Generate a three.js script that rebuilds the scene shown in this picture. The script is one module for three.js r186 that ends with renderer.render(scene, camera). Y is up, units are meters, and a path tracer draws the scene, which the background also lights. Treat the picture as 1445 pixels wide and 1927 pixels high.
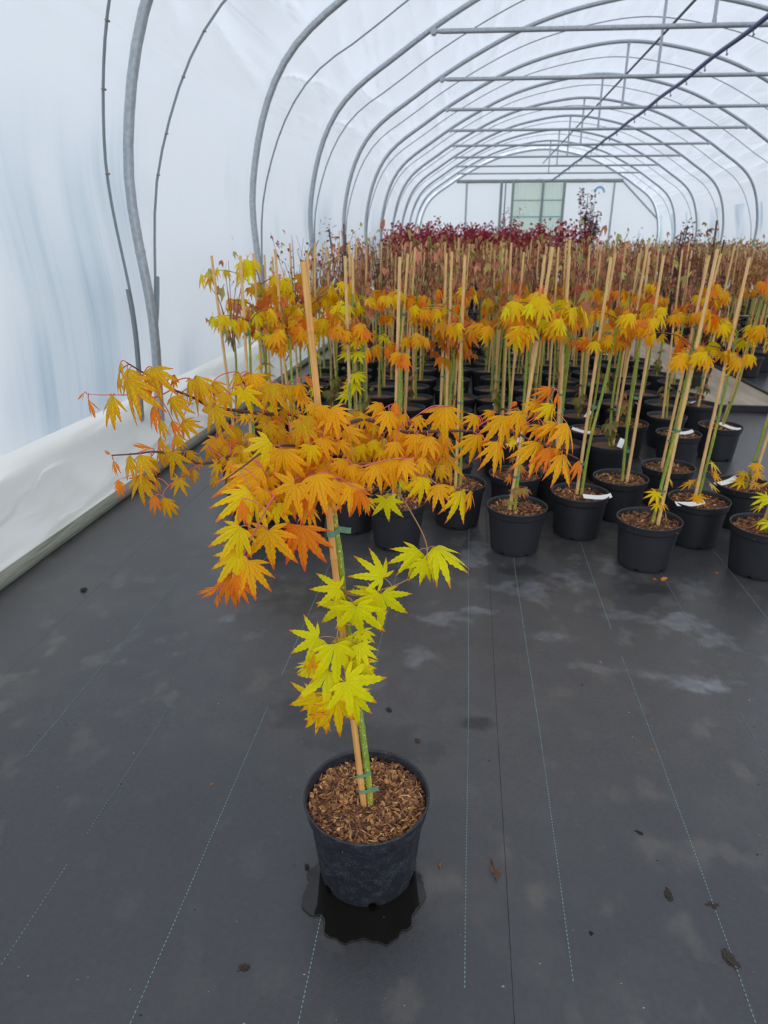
import * as THREE from 'three';
import { mergeGeometries } from 'three/addons/utils/BufferGeometryUtils.js';
import { ImprovedNoise } from 'three/addons/math/ImprovedNoise.js';

// ---------------------------------------------------------------- camera, sky, exposure
const W = 1445, H = 1927, FPX = 1260, EYE = 1.31;
const PITCH = Math.atan2(963.5 - 457, FPX), YAW = 6.82 * Math.PI / 180;
const scene = new THREE.Scene();
const camera = new THREE.PerspectiveCamera(2 * Math.atan(963.5 / FPX) * 180 / Math.PI, W / H, 0.05, 200);
camera.position.set(0, EYE, 0);
camera.rotation.order = 'YXZ';
camera.rotation.set(-PITCH, YAW, 0);
camera.focus = 1.3;
camera.userData.fStop = 7;
scene.add(camera);

// overcast sky: evenly bright, a little brighter towards the zenith
{
  const w = 32, h = 64, d = new Float32Array(w * h * 4);
  for (let j = 0; j < h; j++) {
    const el = ((j + 0.5) / h - 0.5) * Math.PI, s = Math.max(0, Math.sin(el)), k = 0.78 + 0.52 * s;
    for (let i = 0; i < w; i++) d.set([0.905 * k, 0.965 * k, 1.06 * k, 1], (j * w + i) * 4);
  }
  const t = new THREE.DataTexture(d, w, h, THREE.RGBAFormat, THREE.FloatType);
  t.mapping = THREE.EquirectangularReflectionMapping;
  t.magFilter = THREE.LinearFilter; t.needsUpdate = true;
  scene.background = t;
  scene.environment = t;
}
const renderer = new THREE.WebGLRenderer({ antialias: true });
renderer.toneMapping = THREE.LinearToneMapping;
renderer.toneMappingExposure = 1.92;
renderer.shadowMap.enabled = true;

// ---------------------------------------------------------------- helpers
function rng(seed) { let a = seed >>> 0; return () => { a = (a + 0x6D2B79F5) | 0; let t = Math.imul(a ^ (a >>> 15), 1 | a); t = (t + Math.imul(t ^ (t >>> 7), 61 | t)) ^ t; return ((t ^ (t >>> 14)) >>> 0) / 4294967296; }; }
const noise = new ImprovedNoise();
const N3 = (x, y, z = 0) => noise.noise(x, y, z);
const fbm = (x, y, z = 0, o = 4) => { let s = 0, a = 0.5; for (let i = 0; i < o; i++) { s += a * N3(x, y, z + i * 7.3); x *= 2.03; y *= 2.03; a *= 0.5; } return s; };
const lerp = (a, b, t) => a + (b - a) * t;
const clamp = (x, a = 0, b = 1) => Math.min(b, Math.max(a, x));
const sst = (a, b, x) => { const t = clamp((x - a) / (b - a)); return t * t * (3 - 2 * t); };
const V = (x, y, z) => new THREE.Vector3(x, y, z);
const UP = V(0, 1, 0);
const cp = Math.cos(PITCH), sp = Math.sin(PITCH), cy = Math.cos(YAW), sy = Math.sin(YAW);
// a point of the place from where it shows and how far ahead of the camera it stands (metres along the ground)
function ray(px, py) { const u = (px - 722.5) / FPX, v = (963.5 - py) / FPX; return [u, v * cp - sp, v * sp + cp]; }
function yawed(x, y, d) { return V(x * cy - d * sy, y, -(x * sy + d * cy)); }
function at(px, py, D) { const [x, y, z] = ray(px, py), t = D / z; return yawed(x * t, EYE + y * t, D); }
function atH(px, py, h) { const [x, y, z] = ray(px, py), t = (h - EYE) / y; return yawed(x * t, h, z * t); }

const used = {};
function numbered(n) { const k = used[n] = (used[n] ?? -1) + 1; return k ? n + '_' + String(k).padStart(3, '0') : n; }
function mesh(name, g, m, parent) {
  const o = new THREE.Mesh(g, m); o.name = parent ? name : numbered(name);
  o.castShadow = o.receiveShadow = true; (parent ?? scene).add(o); return o;
}
function tag(o, label, category, group, kind) {
  if (label) o.userData.label = label; if (category) o.userData.category = category;
  if (group) o.userData.group = group; if (kind) o.userData.kind = kind; return o;
}
function thing(name, label, category, pos, group) {
  const o = new THREE.Group(); o.name = numbered(name); if (pos) o.position.copy(pos); scene.add(o);
  return tag(o, label, category, group);
}
function geo(pos, uv, idx, col) {
  const g = new THREE.BufferGeometry();
  g.setAttribute('position', new THREE.Float32BufferAttribute(pos, 3));
  if (uv) g.setAttribute('uv', new THREE.Float32BufferAttribute(uv, 2));
  if (col) g.setAttribute('color', new THREE.Float32BufferAttribute(col, 3));
  g.setIndex(idx); g.computeVertexNormals(); return g;
}
// swept round tube through points, radius a number or one per point
function tube(pts, rad, n = 8, cap = true) {
  const pos = [], uv = [], idx = [], m = pts.length; let fr = null, len = 0;
  for (let i = 0; i < m; i++) {
    const t = pts[Math.min(i + 1, m - 1)].clone().sub(pts[Math.max(i - 1, 0)]).normalize();
    if (!fr) fr = Math.abs(t.y) < 0.9 ? V(0, 1, 0) : V(1, 0, 0);
    fr = fr.clone().sub(t.clone().multiplyScalar(fr.dot(t))).normalize();
    const b = t.clone().cross(fr), r = typeof rad === 'number' ? rad : rad[i];
    if (i) len += pts[i].distanceTo(pts[i - 1]);
    for (let j = 0; j <= n; j++) {
      const a = j / n * 2 * Math.PI, c = Math.cos(a) * r, s = Math.sin(a) * r;
      pos.push(pts[i].x + fr.x * c + b.x * s, pts[i].y + fr.y * c + b.y * s, pts[i].z + fr.z * c + b.z * s);
      uv.push(j / n, len);
    }
  }
  for (let i = 0; i < m - 1; i++) for (let j = 0; j < n; j++) { const a = i * (n + 1) + j, b = a + n + 1; idx.push(a, a + 1, b, a + 1, b + 1, b); }
  if (cap) for (const [k, f] of [[0, 1], [m - 1, 0]]) {
    const c = pos.length / 3, p = pts[k]; pos.push(p.x, p.y, p.z); uv.push(0.5, 0);
    const o = k * (n + 1);
    const s = c + 1; for (let j = 0; j <= n; j++) { pos.push(pos[(o + j) * 3], pos[(o + j) * 3 + 1], pos[(o + j) * 3 + 2]); uv.push(0.5, 0.01); }
    for (let j = 0; j < n; j++) f ? idx.push(c, s + j + 1, s + j) : idx.push(c, s + j, s + j + 1);
  }
  return geo(pos, uv, idx);
}
function smooth(pts, k = 4) { return new THREE.CatmullRomCurve3(pts, false, 'centripetal').getPoints((pts.length - 1) * k); }
function box(w, h, d, x = 0, y = 0, z = 0, ry = 0) { const g = new THREE.BoxGeometry(w, h, d); if (ry) g.rotateY(ry); g.translate(x, y, z); return g; }
function canvasTex(w, h, fn, srgb = true, rep) {
  const d = new Uint8Array(w * h * 4);
  for (let j = 0; j < h; j++) for (let i = 0; i < w; i++) { const c = fn(i / w, j / h, i, j); const o = (j * w + i) * 4; d[o] = clamp(c[0], 0, 255); d[o + 1] = clamp(c[1], 0, 255); d[o + 2] = clamp(c[2], 0, 255); d[o + 3] = 255; }
  const t = new THREE.DataTexture(d, w, h, THREE.RGBAFormat); t.magFilter = THREE.LinearFilter; t.minFilter = THREE.LinearMipmapLinearFilter; t.generateMipmaps = true;
  t.wrapS = t.wrapT = THREE.RepeatWrapping; if (srgb) t.colorSpace = THREE.SRGBColorSpace; if (rep) t.repeat.set(...rep); t.needsUpdate = true; return t;
}
const std = (o) => new THREE.MeshStandardMaterial({ side: THREE.DoubleSide, ...o });
const phys = (o) => new THREE.MeshPhysicalMaterial({ side: THREE.DoubleSide, ...o });

// ---------------------------------------------------------------- materials
const mSteel = std({ color: 0xc6cdd2, metalness: 0.4, roughness: 0.42, map: canvasTex(64, 256, (u, v) => { const n = 232 + 40 * fbm(u * 6, v * 22, 3.1); return [n, n, n]; }, true, [1, 1.5]) });
const mWire = std({ color: 0x8b959a, metalness: 0.4, roughness: 0.55 });
const mRust = std({ color: 0x9c8a74, roughness: 0.8 });
const mBluePipe = std({ color: 0x45567e, roughness: 0.45 });
const mPlastic = std({ color: 0x101114, roughness: 0.42 });
const filmBump = canvasTex(512, 512, (u, v) => { const n = 128 + 150 * fbm(u * 8, v * 1.4 + 3 * 0, 2.2, 3) ; return [n, n, n]; }, false);
const filmWallTex = canvasTex(1024, 512, (u, v) => {
  // u runs along the wall, v up it: runs of condensation
  const a = fbm(u * 26, v * 1.1, 0.5, 3), b = fbm(u * 160, v * 3, 4.5, 2), z = sst(0.0, 0.3, fbm(u * 5, v * 1.6, 9.1, 3) + 0.06) * sst(0.7, 0.45, v);
  const k = 1 - z * (0.10 + 0.3 * Math.max(0, a) + 0.16 * Math.max(0, b));
  return [250 * k, 252 * (k + (1 - k) * 0.25), 253 * (k + (1 - k) * 0.4)];
}, true);
const filmOpt = { transmission: 0.45, roughness: 1, clearcoat: 0.7, clearcoatRoughness: 0.22, thickness: 0, specularIntensity: 0.25 };
const mFilm = phys({ color: 0xe4e7eb, ...filmOpt });
const mFoot = phys({ color: 0xeaeae6, ...filmOpt });
const mFilmWall = phys({ color: 0xe8eaee, map: filmWallTex, ...filmOpt });


// ---------------------------------------------------------------- the tunnel
const XC = 2.431, Z0 = 4.209, DZ = 2.325, SHEAR = 0.0449, ZEND = Z0 + 10 * DZ - 0.1, ZNEAR = Z0 - 3 * DZ;
const PROF = [4.36, 4.41, 4.703, 4.835, 4.622, 4.478, 4.415, 4.378, 4.392];   // arch radius by angle, ground to ridge
function archR(th) {
  const s = clamp(th / (Math.PI / 2) * 8, 0, 7.9999), i = Math.floor(s), u = s - i;
  const g = (k) => k < 0 ? 2 * PROF[0] - PROF[1] : k > 8 ? PROF[7] : PROF[k], a = g(i - 1), b = g(i), c = g(i + 1), d = g(i + 2);
  return b + 0.5 * u * (c - a + u * (2 * a - 5 * b + 4 * c - d + u * (3 * (b - c) + d - a)));
}
// angle 0 = left foot ... PI = right foot
function archXY(ang, off = 0) { const th = Math.min(ang, Math.PI - ang), r = archR(th) + off; return [-Math.cos(ang) * r, Math.sin(ang) * r]; }
function tun(x, y, z) { return V(XC + x, y, -(z + SHEAR * x)); }
// inside of the cover: gathers running along the tunnel, stronger between the arches
function gather(ang, z) {
  const bay = (z - Z0) / DZ, f = bay - Math.floor(bay), mid = Math.sin(Math.PI * f), k = Math.floor(bay);
  const up = sst(0.42, 0.62, Math.min(ang, Math.PI - ang));
  const s = ang * 4.5;
  const fan = (f - 0.5) * 0.6;
  let d = 0.018 * mid;
  const r = 1 - Math.abs(2 * N3(s * 2.6 + fan * N3(s * 0.7, k * 3.1) * 2, f * 0.7 + k * 9.7, 1.3));
  d += up * Math.sqrt(mid) * (0.12 * Math.pow(r, 4) + 0.05 * Math.pow(1 - Math.abs(2 * N3(s * 6.5 + fan, f * 0.9 + k * 5, 4)), 3));
  d += (1 - up) * (0.016 + 0.012 * N3(s * 1.5, z * 0.8, 2) + 0.004 * N3(s * 2, z * 9, 5));
  return d;
}
function filmSheet(a0, a1, na, z0, z1, nz) {
  const pos = [], uv = [], idx = [];
  for (let j = 0; j <= nz; j++) for (let i = 0; i <= na; i++) {
    const a = lerp(a0, a1, i / na), z = lerp(z0, z1, j / nz), [x, y] = archXY(a, 0.045 + gather(a, z)), p = tun(x, y, z);
    pos.push(p.x, p.y, p.z); uv.push(z / 6, a * 4.5 / 3);
  }
  for (let j = 0; j < nz; j++) for (let i = 0; i < na; i++) { const a = j * (na + 1) + i, b = a + na + 1; idx.push(a, a + 1, b, a + 1, b + 1, b); }
  return geo(pos, uv, idx);
}
const A1 = 0.5, ZFILM = ZEND + 0.06;
{
  // the left wall runs down the arch and turns inwards over the rail at its foot
  const A0 = 0.1, prof = []; for (let i = 0; i <= 46; i++) { const a = lerp(A1, A0, i / 46), [x, y] = archXY(a, 0.045); prof.push([x, y, a, 0]); }
  const foot = smooth([[-4.44, 0.4], [-4.42, 0.33], [-4.37, 0.28], [-4.325, 0.235], [-4.3, 0.18], [-4.295, 0.12], [-4.3, 0.07], [-4.31, 0.03]].map(([x, y]) => V(x, y, 0)), 3);
  foot.forEach((p, i) => { if (p.y < prof[46][1] - 0.01) prof.push([p.x, p.y, 0, i / (foot.length - 1)]); });
  for (const [i0, i1, name, label, cat] of [[0, 46, 'wall_left', 'white translucent film side wall with streaks of condensation', 'wall'], [46, prof.length - 1, 'trim_1', 'white film foot bulging inwards along the left wall', 'film skirt']]) {
  const pos = [], uv = [], idx = [], nz = 460, np = i1 - i0 + 1;
  for (let j = 0; j <= nz; j++) {
    const z = lerp(ZNEAR, ZFILM, j / nz);
    for (let i = i0; i <= i1; i++) {
      let [x, y, a, t] = prof[i], dx = 0, dy = 0;
      if (a) [x, y] = archXY(a, 0.045 + gather(a, z)); else { const b = Math.sin(Math.PI * t); dx = b * (0.09 * N3(z * 1.1, t * 1.5, 3) + 0.09 * N3(z * 2.6 + t * 2.8, t * 4, 8) + 0.04 * N3(z * 6 + t * 5, t * 8, 2)); dy = b * 0.09 * N3(z * 0.9 + t * 1.5, t, 11); }
      const p = tun(x + dx, Math.max(0.02, y + dy), z); pos.push(p.x, p.y, p.z); uv.push(z / 6, a ? a * 1.5 : 0.15 - 0.12 * t);
    }
  }
  for (let j = 0; j < nz; j++) for (let i = 0; i < np - 1; i++) { const a = j * np + i, b = a + np; idx.push(a, b, a + 1, a + 1, b, b + 1); }
  tag(mesh(name, geo(pos, uv, idx), name === 'trim_1' ? mFoot : mFilmWall), label, cat, null, 'structure');
  }
}
tag(mesh('wall_right', filmSheet(Math.PI - A1, Math.PI - 0.002, 24, ZNEAR, ZFILM, 460), mFilmWall), 'white translucent film side wall beyond the far plant block', 'wall', null, 'structure');
tag(mesh('ceiling', filmSheet(A1, Math.PI - A1, 300, ZNEAR, ZFILM, 460), mFilm), 'white translucent plastic film stretched over the steel arches', 'roof', null, 'structure');

// rail that holds the film down at the foot of the left wall
{
  const bm = std({ roughness: 0.85, map: canvasTex(1024, 64, (u, v) => { const n = fbm(u * 60, v * 5, 1), m = sst(0.02, 0.25, fbm(u * 40, v * 3, 6)); return [146 + 56 * n - 40 * m, 146 + 56 * n - 30 * m, 134 + 50 * n - 46 * m]; }) });
  const bp = []; for (let j = 0; j <= 80; j++) { const z = lerp(-3, ZEND, j / 80); bp.push(tun(-4.285 + 0.012 * N3(z * 0.7, 1), 0.022, z)); }
  const bg = tube(bp, 0.034, 6); tag(mesh('baseboard_left', bg, bm), 'weathered grey rail holding the film down along the floor', 'rail', null, 'structure');
}

// steel arches, with tie bar and strut from the third on
const ordinals = ['first', 'second', 'third', 'fourth', 'fifth', 'sixth', 'seventh', 'eighth', 'ninth', 'tenth'];
function archPath(z, off = 0, a0 = 0.003, a1 = Math.PI - 0.003, n = 96, dz) {
  const p = []; for (let i = 0; i <= n; i++) { const a = lerp(a0, a1, i / n), [x, y] = archXY(a, off); p.push(tun(x, y, z + (dz ? dz(a) : 0))); } return p;
}
for (let k = 0; k < 10; k++) {
  const z = Z0 + k * DZ, o = thing('steel_arch', k < 2 ? `${k ? 'second' : 'nearest'} galvanised steel arch of the tunnel, without visible tie bar` : `${ordinals[k]} galvanised steel arch counted from the nearest, with tie bar and strut`, 'arch', null, 'galvanised tunnel arches');
  mesh('hoop', tube(archPath(z), 0.0285, 10), mSteel, o);
  // sleeve joint low on each leg
  for (const a of [0.284, Math.PI - 0.284]) mesh('sleeve_joint', tube(archPath(z, 0, a - 0.004, a + 0.0, 2), 0.0305, 10), mSteel, o);
  if (k > 1) {
    const y = 3.44, xe = 2.93;
    mesh('tie_bar', tube([tun(-xe, y, z - 0.03), tun(-xe + 0.1, y, z - 0.03), tun(xe - 0.1, y, z - 0.03), tun(xe, y, z - 0.03)], [0.014, 0.026, 0.026, 0.014], 8), mSteel, o);
    for (const s of [-1, 1]) { const c = tun(s * xe, y + 0.005, z - 0.01); mesh('clamp', tube([c.clone().add(V(0, 0, 0.045)), c.clone().add(V(0, 0, -0.04))], 0.036, 10), mSteel, o); }
    mesh('strut', tube([tun(0.02, y, z - 0.03), tun(0.02, y + 0.08, z - 0.02), tun(0.02, 4.30, z), tun(0.02, 4.37, z)], [0.03, 0.02, 0.02, 0.03], 8), mSteel, o);
  }
}
// thin wire bows over the film leaving the arch foot and crossing the bay towards the ridge
for (let k = 0; k < 10; k++) {
  const dz = (a) => { const t = Math.min(a, Math.PI - a), f = clamp(0.1 + (t - 0.2) * 2.1, 0.06, 1.16); return f; };
  const o = tag(mesh('wire_bow', tube(archPath(Z0 + k * DZ, 0.034, 0.06, Math.PI - 0.06, 80, dz), 0.008, 5), mWire), `thin wire bow under the film behind the ${ordinals[k]} steel arch`, 'wire', 'thin wire bows under the film');
  if (k < 3) mesh('peg_tube', tube(archPath(Z0 + k * DZ, 0.02, 0.06, 0.25, 10, dz), 0.013, 6), mWire, o);
  if (k < 2) for (const a of [0.37, 0.42, 0.49, 0.55, 0.62]) { const [x, y] = archXY(a, 0.03); const c = tun(x, y, Z0 + k * DZ + dz(a)); mesh('rusty_clip', tube([c.clone().add(V(0, 0, 0.02)), c.clone().add(V(0, 0.004, -0.02))], 0.0055, 5), mRust, o); }
}
{
  const dz = (a) => -lerp(0.16, 0.4, sst(0.25, 0.8, a));
  const o = tag(mesh('wire_bow', tube(archPath(Z0, 0.034, 0.06, 1.4, 60, dz), 0.008, 5), mWire), 'thin wire bow in front of the nearest steel arch, with rusty clips', 'wire', 'thin wire bows under the film');
  mesh('peg_tube', tube(archPath(Z0, 0.02, 0.06, 0.24, 10, (a) => dz(a) - 0.05), 0.013, 6), mWire, o);
  for (const a of [0.36, 0.44, 0.5, 0.57]) { const [x, y] = archXY(a, 0.03); const c = tun(x, y, Z0 + dz(a)); mesh('rusty_clip', tube([c.clone().add(V(0, 0, 0.02)), c.clone().add(V(0, 0.004, -0.02))], 0.0055, 5), mRust, o); }
}
tag(mesh('ridge_wire', tube([tun(0.05, 3.95, ZNEAR), tun(0.04, 3.93, 12), tun(0.02, 3.95, ZEND)], 0.017, 7), std({ color: 0x545c66, roughness: 0.5, metalness: 0.3 })), 'dark purlin tube running along the tunnel under the ridge', 'tube');
{
  const o = thing('irrigation_pipe', 'blue overhead irrigation pipe hung below the tie bars with small nozzles', 'pipe');
  const X = 0.36, Y = 3.37, p = []; for (let i = 0; i <= 60; i++) { const z = lerp(2, ZEND - 0.4, i / 60); p.push(tun(X, Y + 0.01 * Math.sin(z * 2.7), z)); }
  mesh('pipe', tube(p, 0.026, 8), mBluePipe, o);
  for (let z = 5.5; z < ZEND - 1; z += 0.775) { const c = tun(X, Y - 0.02, z); mesh('nozzle', tube([c, c.clone().add(V(0, -0.035, 0)), c.clone().add(V(0.012, -0.05, 0)), c.clone().add(V(0.0, -0.062, 0))], [0.009, 0.006, 0.012, 0.012], 6), mWire, o); }
}
// film end walls
function endWall(name, z, label) {
  const s = new THREE.Shape(), n = 80; for (let i = 0; i <= n; i++) { const [x, y] = archXY(lerp(0, Math.PI, i / n), 0.05); i ? s.lineTo(x, y) : s.moveTo(x, y); }
  const g = new THREE.ShapeGeometry(s); const p = g.attributes.position;
  for (let i = 0; i < p.count; i++) { const q = tun(p.getX(i), p.getY(i), z + p.getZ(i)); p.setXYZ(i, q.x, q.y, q.z); }
  g.computeVertexNormals(); return tag(mesh(name, g, mFilm), label, 'wall', null, 'structure');
}
const wf = endWall('wall_far', ZEND + 0.05, 'flat white film end wall with a door in the middle');
{
  const bar = (x0, y0, x1, y1, r, z = ZEND) => tube([tun(x0, y0, z), tun(x1, y1, z)], r, 8);
  mesh('hoop', tube(archPath(ZEND, 0), 0.03, 8), mSteel, wf);
  mesh('rail', tube(Array.from({ length: 31 }, (_, i) => tun(lerp(-3.02, 2.9, i / 30), 3.38 + 0.012 * N3(i * 0.9, 3), ZEND)), Array.from({ length: 31 }, (_, i) => 0.06 + 0.02 * N3(i * 1.3, 8)), 8), std({ color: 0x9aa09c, roughness: 0.8 }), wf);
  for (const [x, r] of [[-2.65, 0.035], [2.62, 0.035], [-4.2, 0.03]]) mesh('post', bar(x, 0, x, x < -4 ? 1 : 3.36, r), mSteel, wf);
  mesh('brace', bar(2.9, 3.36, 5.0 - 0.7, 2.1, 0.03), mSteel, wf);
  // blue arc printed on the film
  const arc = []; for (let i = 0; i <= 14; i++) { const a = lerp(0.1, Math.PI - 0.1, i / 14); arc.push(tun(2.12 + 0.17 * Math.cos(a), 2.98 + 0.2 * Math.sin(a), ZEND + 0.04)); }
  mesh('printed_arc', tube(arc, 0.035, 6), std({ color: 0xa5cdea, roughness: 0.9 }), wf);
  // sliding door of two corrugated sheets
  const d = new THREE.Group(); d.name = 'door_1'; scene.add(d); tag(d, 'translucent corrugated double door in the end wall', 'door', null, 'structure');
  const mDoor = phys({ color: 0xe9f2e6, transmission: 0.7, roughness: 0.8, thickness: 0 });
  for (const [x0, x1] of [[-0.98, 0.08], [0.1, 0.82]]) {
    const pos = [], uv = [], idx = [], n = 72; for (let i = 0; i <= n; i++) for (const y of [0.02, 3.3]) { const x = lerp(x0, x1, i / n), p = tun(x, y, ZEND - 0.06 + 0.02 * Math.sin(x * 50)); pos.push(p.x, p.y, p.z); uv.push(x, y); }
    for (let i = 0; i < n; i++) idx.push(i * 2, i * 2 + 1, i * 2 + 2, i * 2 + 1, i * 2 + 3, i * 2 + 2);
    mesh('corrugated_sheet', geo(pos, uv, idx), mDoor, d);
  }
  const fr = std({ color: 0x9aa6a4, roughness: 0.6 });
  for (const [x, r] of [[-0.98, 0.045], [0.09, 0.05], [0.85, 0.05], [-1.25, 0.025], [-1.4, 0.05]]) mesh('door_post', bar(x, 0, x, 3.36, r, ZEND - 0.1), fr, d);
  for (const y of [1.55, 2.2, 2.75]) mesh('door_rail', bar(-0.98, y, 0.85, y, 0.025, ZEND - 0.09), std({ color: y === 2.2 ? 0xa9cfdc : 0xc3cdb8, roughness: 0.7 }), d);
}

// ---------------------------------------------------------------- floor
const FX0 = -2.6, FX1 = 7.4;
const fy = (x, z) => 0.004 * N3(x * 1.1, z * 0.8, 4) + 0.0018 * N3(x * 3.5, z * 2.5, 9) + 0.0008 * N3(x * 2, z * 9, 3);
{
  const SX = 5, SZ = 6, OX = -2, OZ = 0.2;                       // mapped patch in metres
  const patch = (u, v) => [OX + u * SX, OZ + v * SZ];
  const dustSheen = (x, z) => {
    let d = sst(0.02, 0.34, fbm(x * 2.2, z * 2.2, 1.1, 6)) * 0.4 * (0.6 + 1.2 * fbm(x * 16, z * 16, 3, 3)) + 0.45 * sst(0.08, 0.36, fbm(x * 9, z * 7, 6, 5));
    d *= sst(0.25, -0.2, fbm(x * 0.9, z * 0.9, 12)) * 0.7 + 0.3;
    d += 0.22 * sst(0.85, 1.5, z + 0.9 * fbm(x * 1.3, z * 1.3, 50)) * sst(3.8, 3.1, z) * (0.75 + 0.8 * fbm(x * 12, z * 12, 51));  // dusty band; its far part among the pots paints in glossy floor highlights
    return clamp(d);
  };
  const wetAt = (x, z) => {
    let w = sst(0.05, 0.32, fbm(x * 1.5 + 3, z * 1.6, 21, 4));
    for (const [cx, cz, rx, rz, k] of [[0.75, 1.75, 0.34, 0.14, 1], [-0.12, 1.75, 0.12, 0.22, 0.9], [0.4, 2.1, 0.5, 0.25, 0.8], [0.2, 1.32, 0.16, 0.06, 0.8], [1.2, 2.2, 0.5, 0.4, 0.7], [-0.35, 1.05, 0.25, 0.3, 0.5]]) {
      const q = Math.hypot((x - cx) / rx, (z - cz) / rz) + 0.9 * fbm(x * 6, z * 6, 2); w = Math.max(w * 0.999, k * sst(1.15, 0.75, q));
    }
    return w * sst(0.35, 1.0, z) * sst(-1.2, -0.5, x + 0.25 * z);
  };
  // pale wet sheen painted into the floor colour, and patches still soaked (dark), seen in the picture at these places
  const paintedSheen = [[830, 1165, 0.09, 0.06, 0.8], [780, 1240, 0.07, 0.06, 0.6], [1320, 1290, 0.12, 0.05, 1], [1225, 1275, 0.1, 0.025, 0.5], [900, 1150, 0.06, 0.04, 0.8], [1000, 1110, 0.1, 0.09, 0.7], [1080, 1090, 0.07, 0.1, 0.6], [1280, 1170, 0.1, 0.08, 0.8], [1340, 1205, 0.08, 0.08, 0.7], [1045, 1200, 0.08, 0.04, 0.5], [950, 1110, 0.07, 0.07, 0.6], [880, 1050, 0.05, 0.12, 0.8], [1180, 1160, 0.14, 0.04, 0.5], [900, 1040, 0.05, 0.16, 0.7], [1150, 1070, 0.05, 0.12, 0.5], [425, 1165, 0.04, 0.03, 0.5], [1130, 1260, 0.09, 0.03, 0.4], [700, 1290, 0.05, 0.05, 0.35], [1300, 1110, 0.08, 0.1, 0.5]].map(([px, py, rx, rz, k]) => { const p = atH(px, py, 0); return [p.x, -p.z, rx, rz, k]; });
  const soak = [[893, 1362, 0.06, 0.03, 1], [560, 1340, 0.12, 0.08, 0.6], [700, 1400, 0.2, 0.1, 0.5], [1230, 1110, 0.12, 0.06, 0.6], [620, 1120, 0.3, 0.2, 0.5], [450, 1040, 0.3, 0.15, 0.4], [970, 1075, 0.1, 0.06, 0.6]].map(([px, py, rx, rz, k]) => { const p = atH(px, py, 0); return [p.x, -p.z, rx, rz, k]; });
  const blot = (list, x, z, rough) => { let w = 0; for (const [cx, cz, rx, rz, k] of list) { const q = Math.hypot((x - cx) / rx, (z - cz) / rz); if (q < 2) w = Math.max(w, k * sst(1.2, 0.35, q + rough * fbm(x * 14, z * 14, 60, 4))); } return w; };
  const cm = canvasTex(1024, 1024, (u, v) => {
    const [x, z] = patch(u, v), d = dustSheen(x, z), f = 5 * N3(x * 90, z * 90, 1), w = blot(paintedSheen, x, z, 1.6) * (0.7 + 0.6 * fbm(x * 30, z * 30, 61)), k = 1 - 0.4 * blot(soak, x, z, 1.2);
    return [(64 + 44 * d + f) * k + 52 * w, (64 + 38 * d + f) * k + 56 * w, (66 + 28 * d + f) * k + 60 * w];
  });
  const rm = canvasTex(1024, 1024, (u, v) => { const [x, z] = patch(u, v), w = Math.max(wetAt(x, z), 0.8 * blot(soak, x, z, 1.2)), d = dustSheen(x, z); const r = 255 * clamp(lerp(lerp(0.36, 0.15, sst(1.1, 2.0, z + 0.25 * fbm(x * 2, z * 2, 40))), 0.1, w) + 0.06 * d + 0.03 * N3(x * 20, z * 20)); return [r, r, r]; }, false);
  cm.wrapS = cm.wrapT = rm.wrapS = rm.wrapT = THREE.MirroredRepeatWrapping;
  const weave = canvasTex(64, 64, (u, v) => { const a = Math.sin(u * 2 * Math.PI * 8), b = Math.sin(v * 2 * Math.PI * 8), c = (Math.floor(u * 8) + Math.floor(v * 8)) % 2 ? a : b; const n = 128 + 80 * c; return [n, n, n]; }, false, [SX / 0.028, SZ / 0.028]);
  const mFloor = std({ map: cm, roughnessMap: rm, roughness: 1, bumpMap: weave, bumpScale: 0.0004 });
  const nx = 120, nz = 260, pos = [], uv = [], idx = [];
  for (let j = 0; j <= nz; j++) for (let i = 0; i <= nx; i++) {
    const t = j / nz, z = -5.2 + 32.4 * t, x = lerp(FX0, FX1, i / nx); pos.push(x, fy(x, z), -z); uv.push((x - OX) / SX, (z - OZ) / SZ);
  }
  for (let j = 0; j < nz; j++) for (let i = 0; i < nx; i++) { const a = j * (nx + 1) + i, b = a + nx + 1; idx.push(a, a + 1, b, a + 1, b + 1, b); }
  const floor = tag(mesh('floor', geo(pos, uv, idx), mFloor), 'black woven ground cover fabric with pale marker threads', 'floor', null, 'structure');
  // woven marker threads: rows of short stitches
  const mThread = std({ color: 0x6f8c8c, roughness: 0.7 }), mThread2 = std({ color: 0x6e7474, roughness: 0.7 });
  const R = rng(5);
  for (const [x, q] of [[-1.456, 1], [-1.154, 0], [-0.85, 1], [-0.548, 0], [-0.25, 0], [0.055, 0], [0.258, 0], [0.575, 0], [0.869, 1], [1.17, 0], [1.47, 1], [1.77, 0]]) {
    const ps = [], ix = []; let z = 0.25;
    while (z < 9) {
      const gap = z < 3 ? 0.0035 : 0.02, l = z < 3 ? 0.0055 : 0.3;
      const on = fbm(x * 7, z * 2.1, 5) > -0.2;
      if (on) {
        const w = 0.0009 + 0.0004 * R(), xx = x + 0.008 * N3(z * 0.9, x * 9) , y = Math.max(fy(x, z), fy(x, z + l)) + 0.0007, b = ps.length / 3;
        ps.push(xx - w, y, -z, xx + w, y, -z, xx + w, y, -(z + l), xx - w, y, -(z + l)); ix.push(b, b + 1, b + 2, b, b + 2, b + 3);
      }
      z += l + gap;
    }
    mesh('marker_thread', geo(ps, null, ix), q ? mThread2 : mThread, floor);
  }
  // overlapped edge of the next fabric strip
  const ep = []; for (let i = 0; i <= 60; i++) { const z = lerp(0.2, 6, i / 60); ep.push(V(0.142 + 0.006 * N3(z, 3), fy(0.142, z) + 0.0004, -z)); }
  mesh('fabric_edge', tube(ep, 0.0005, 4, false), std({ color: 0x2b2c2e, roughness: 0.8 }), floor);
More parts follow.
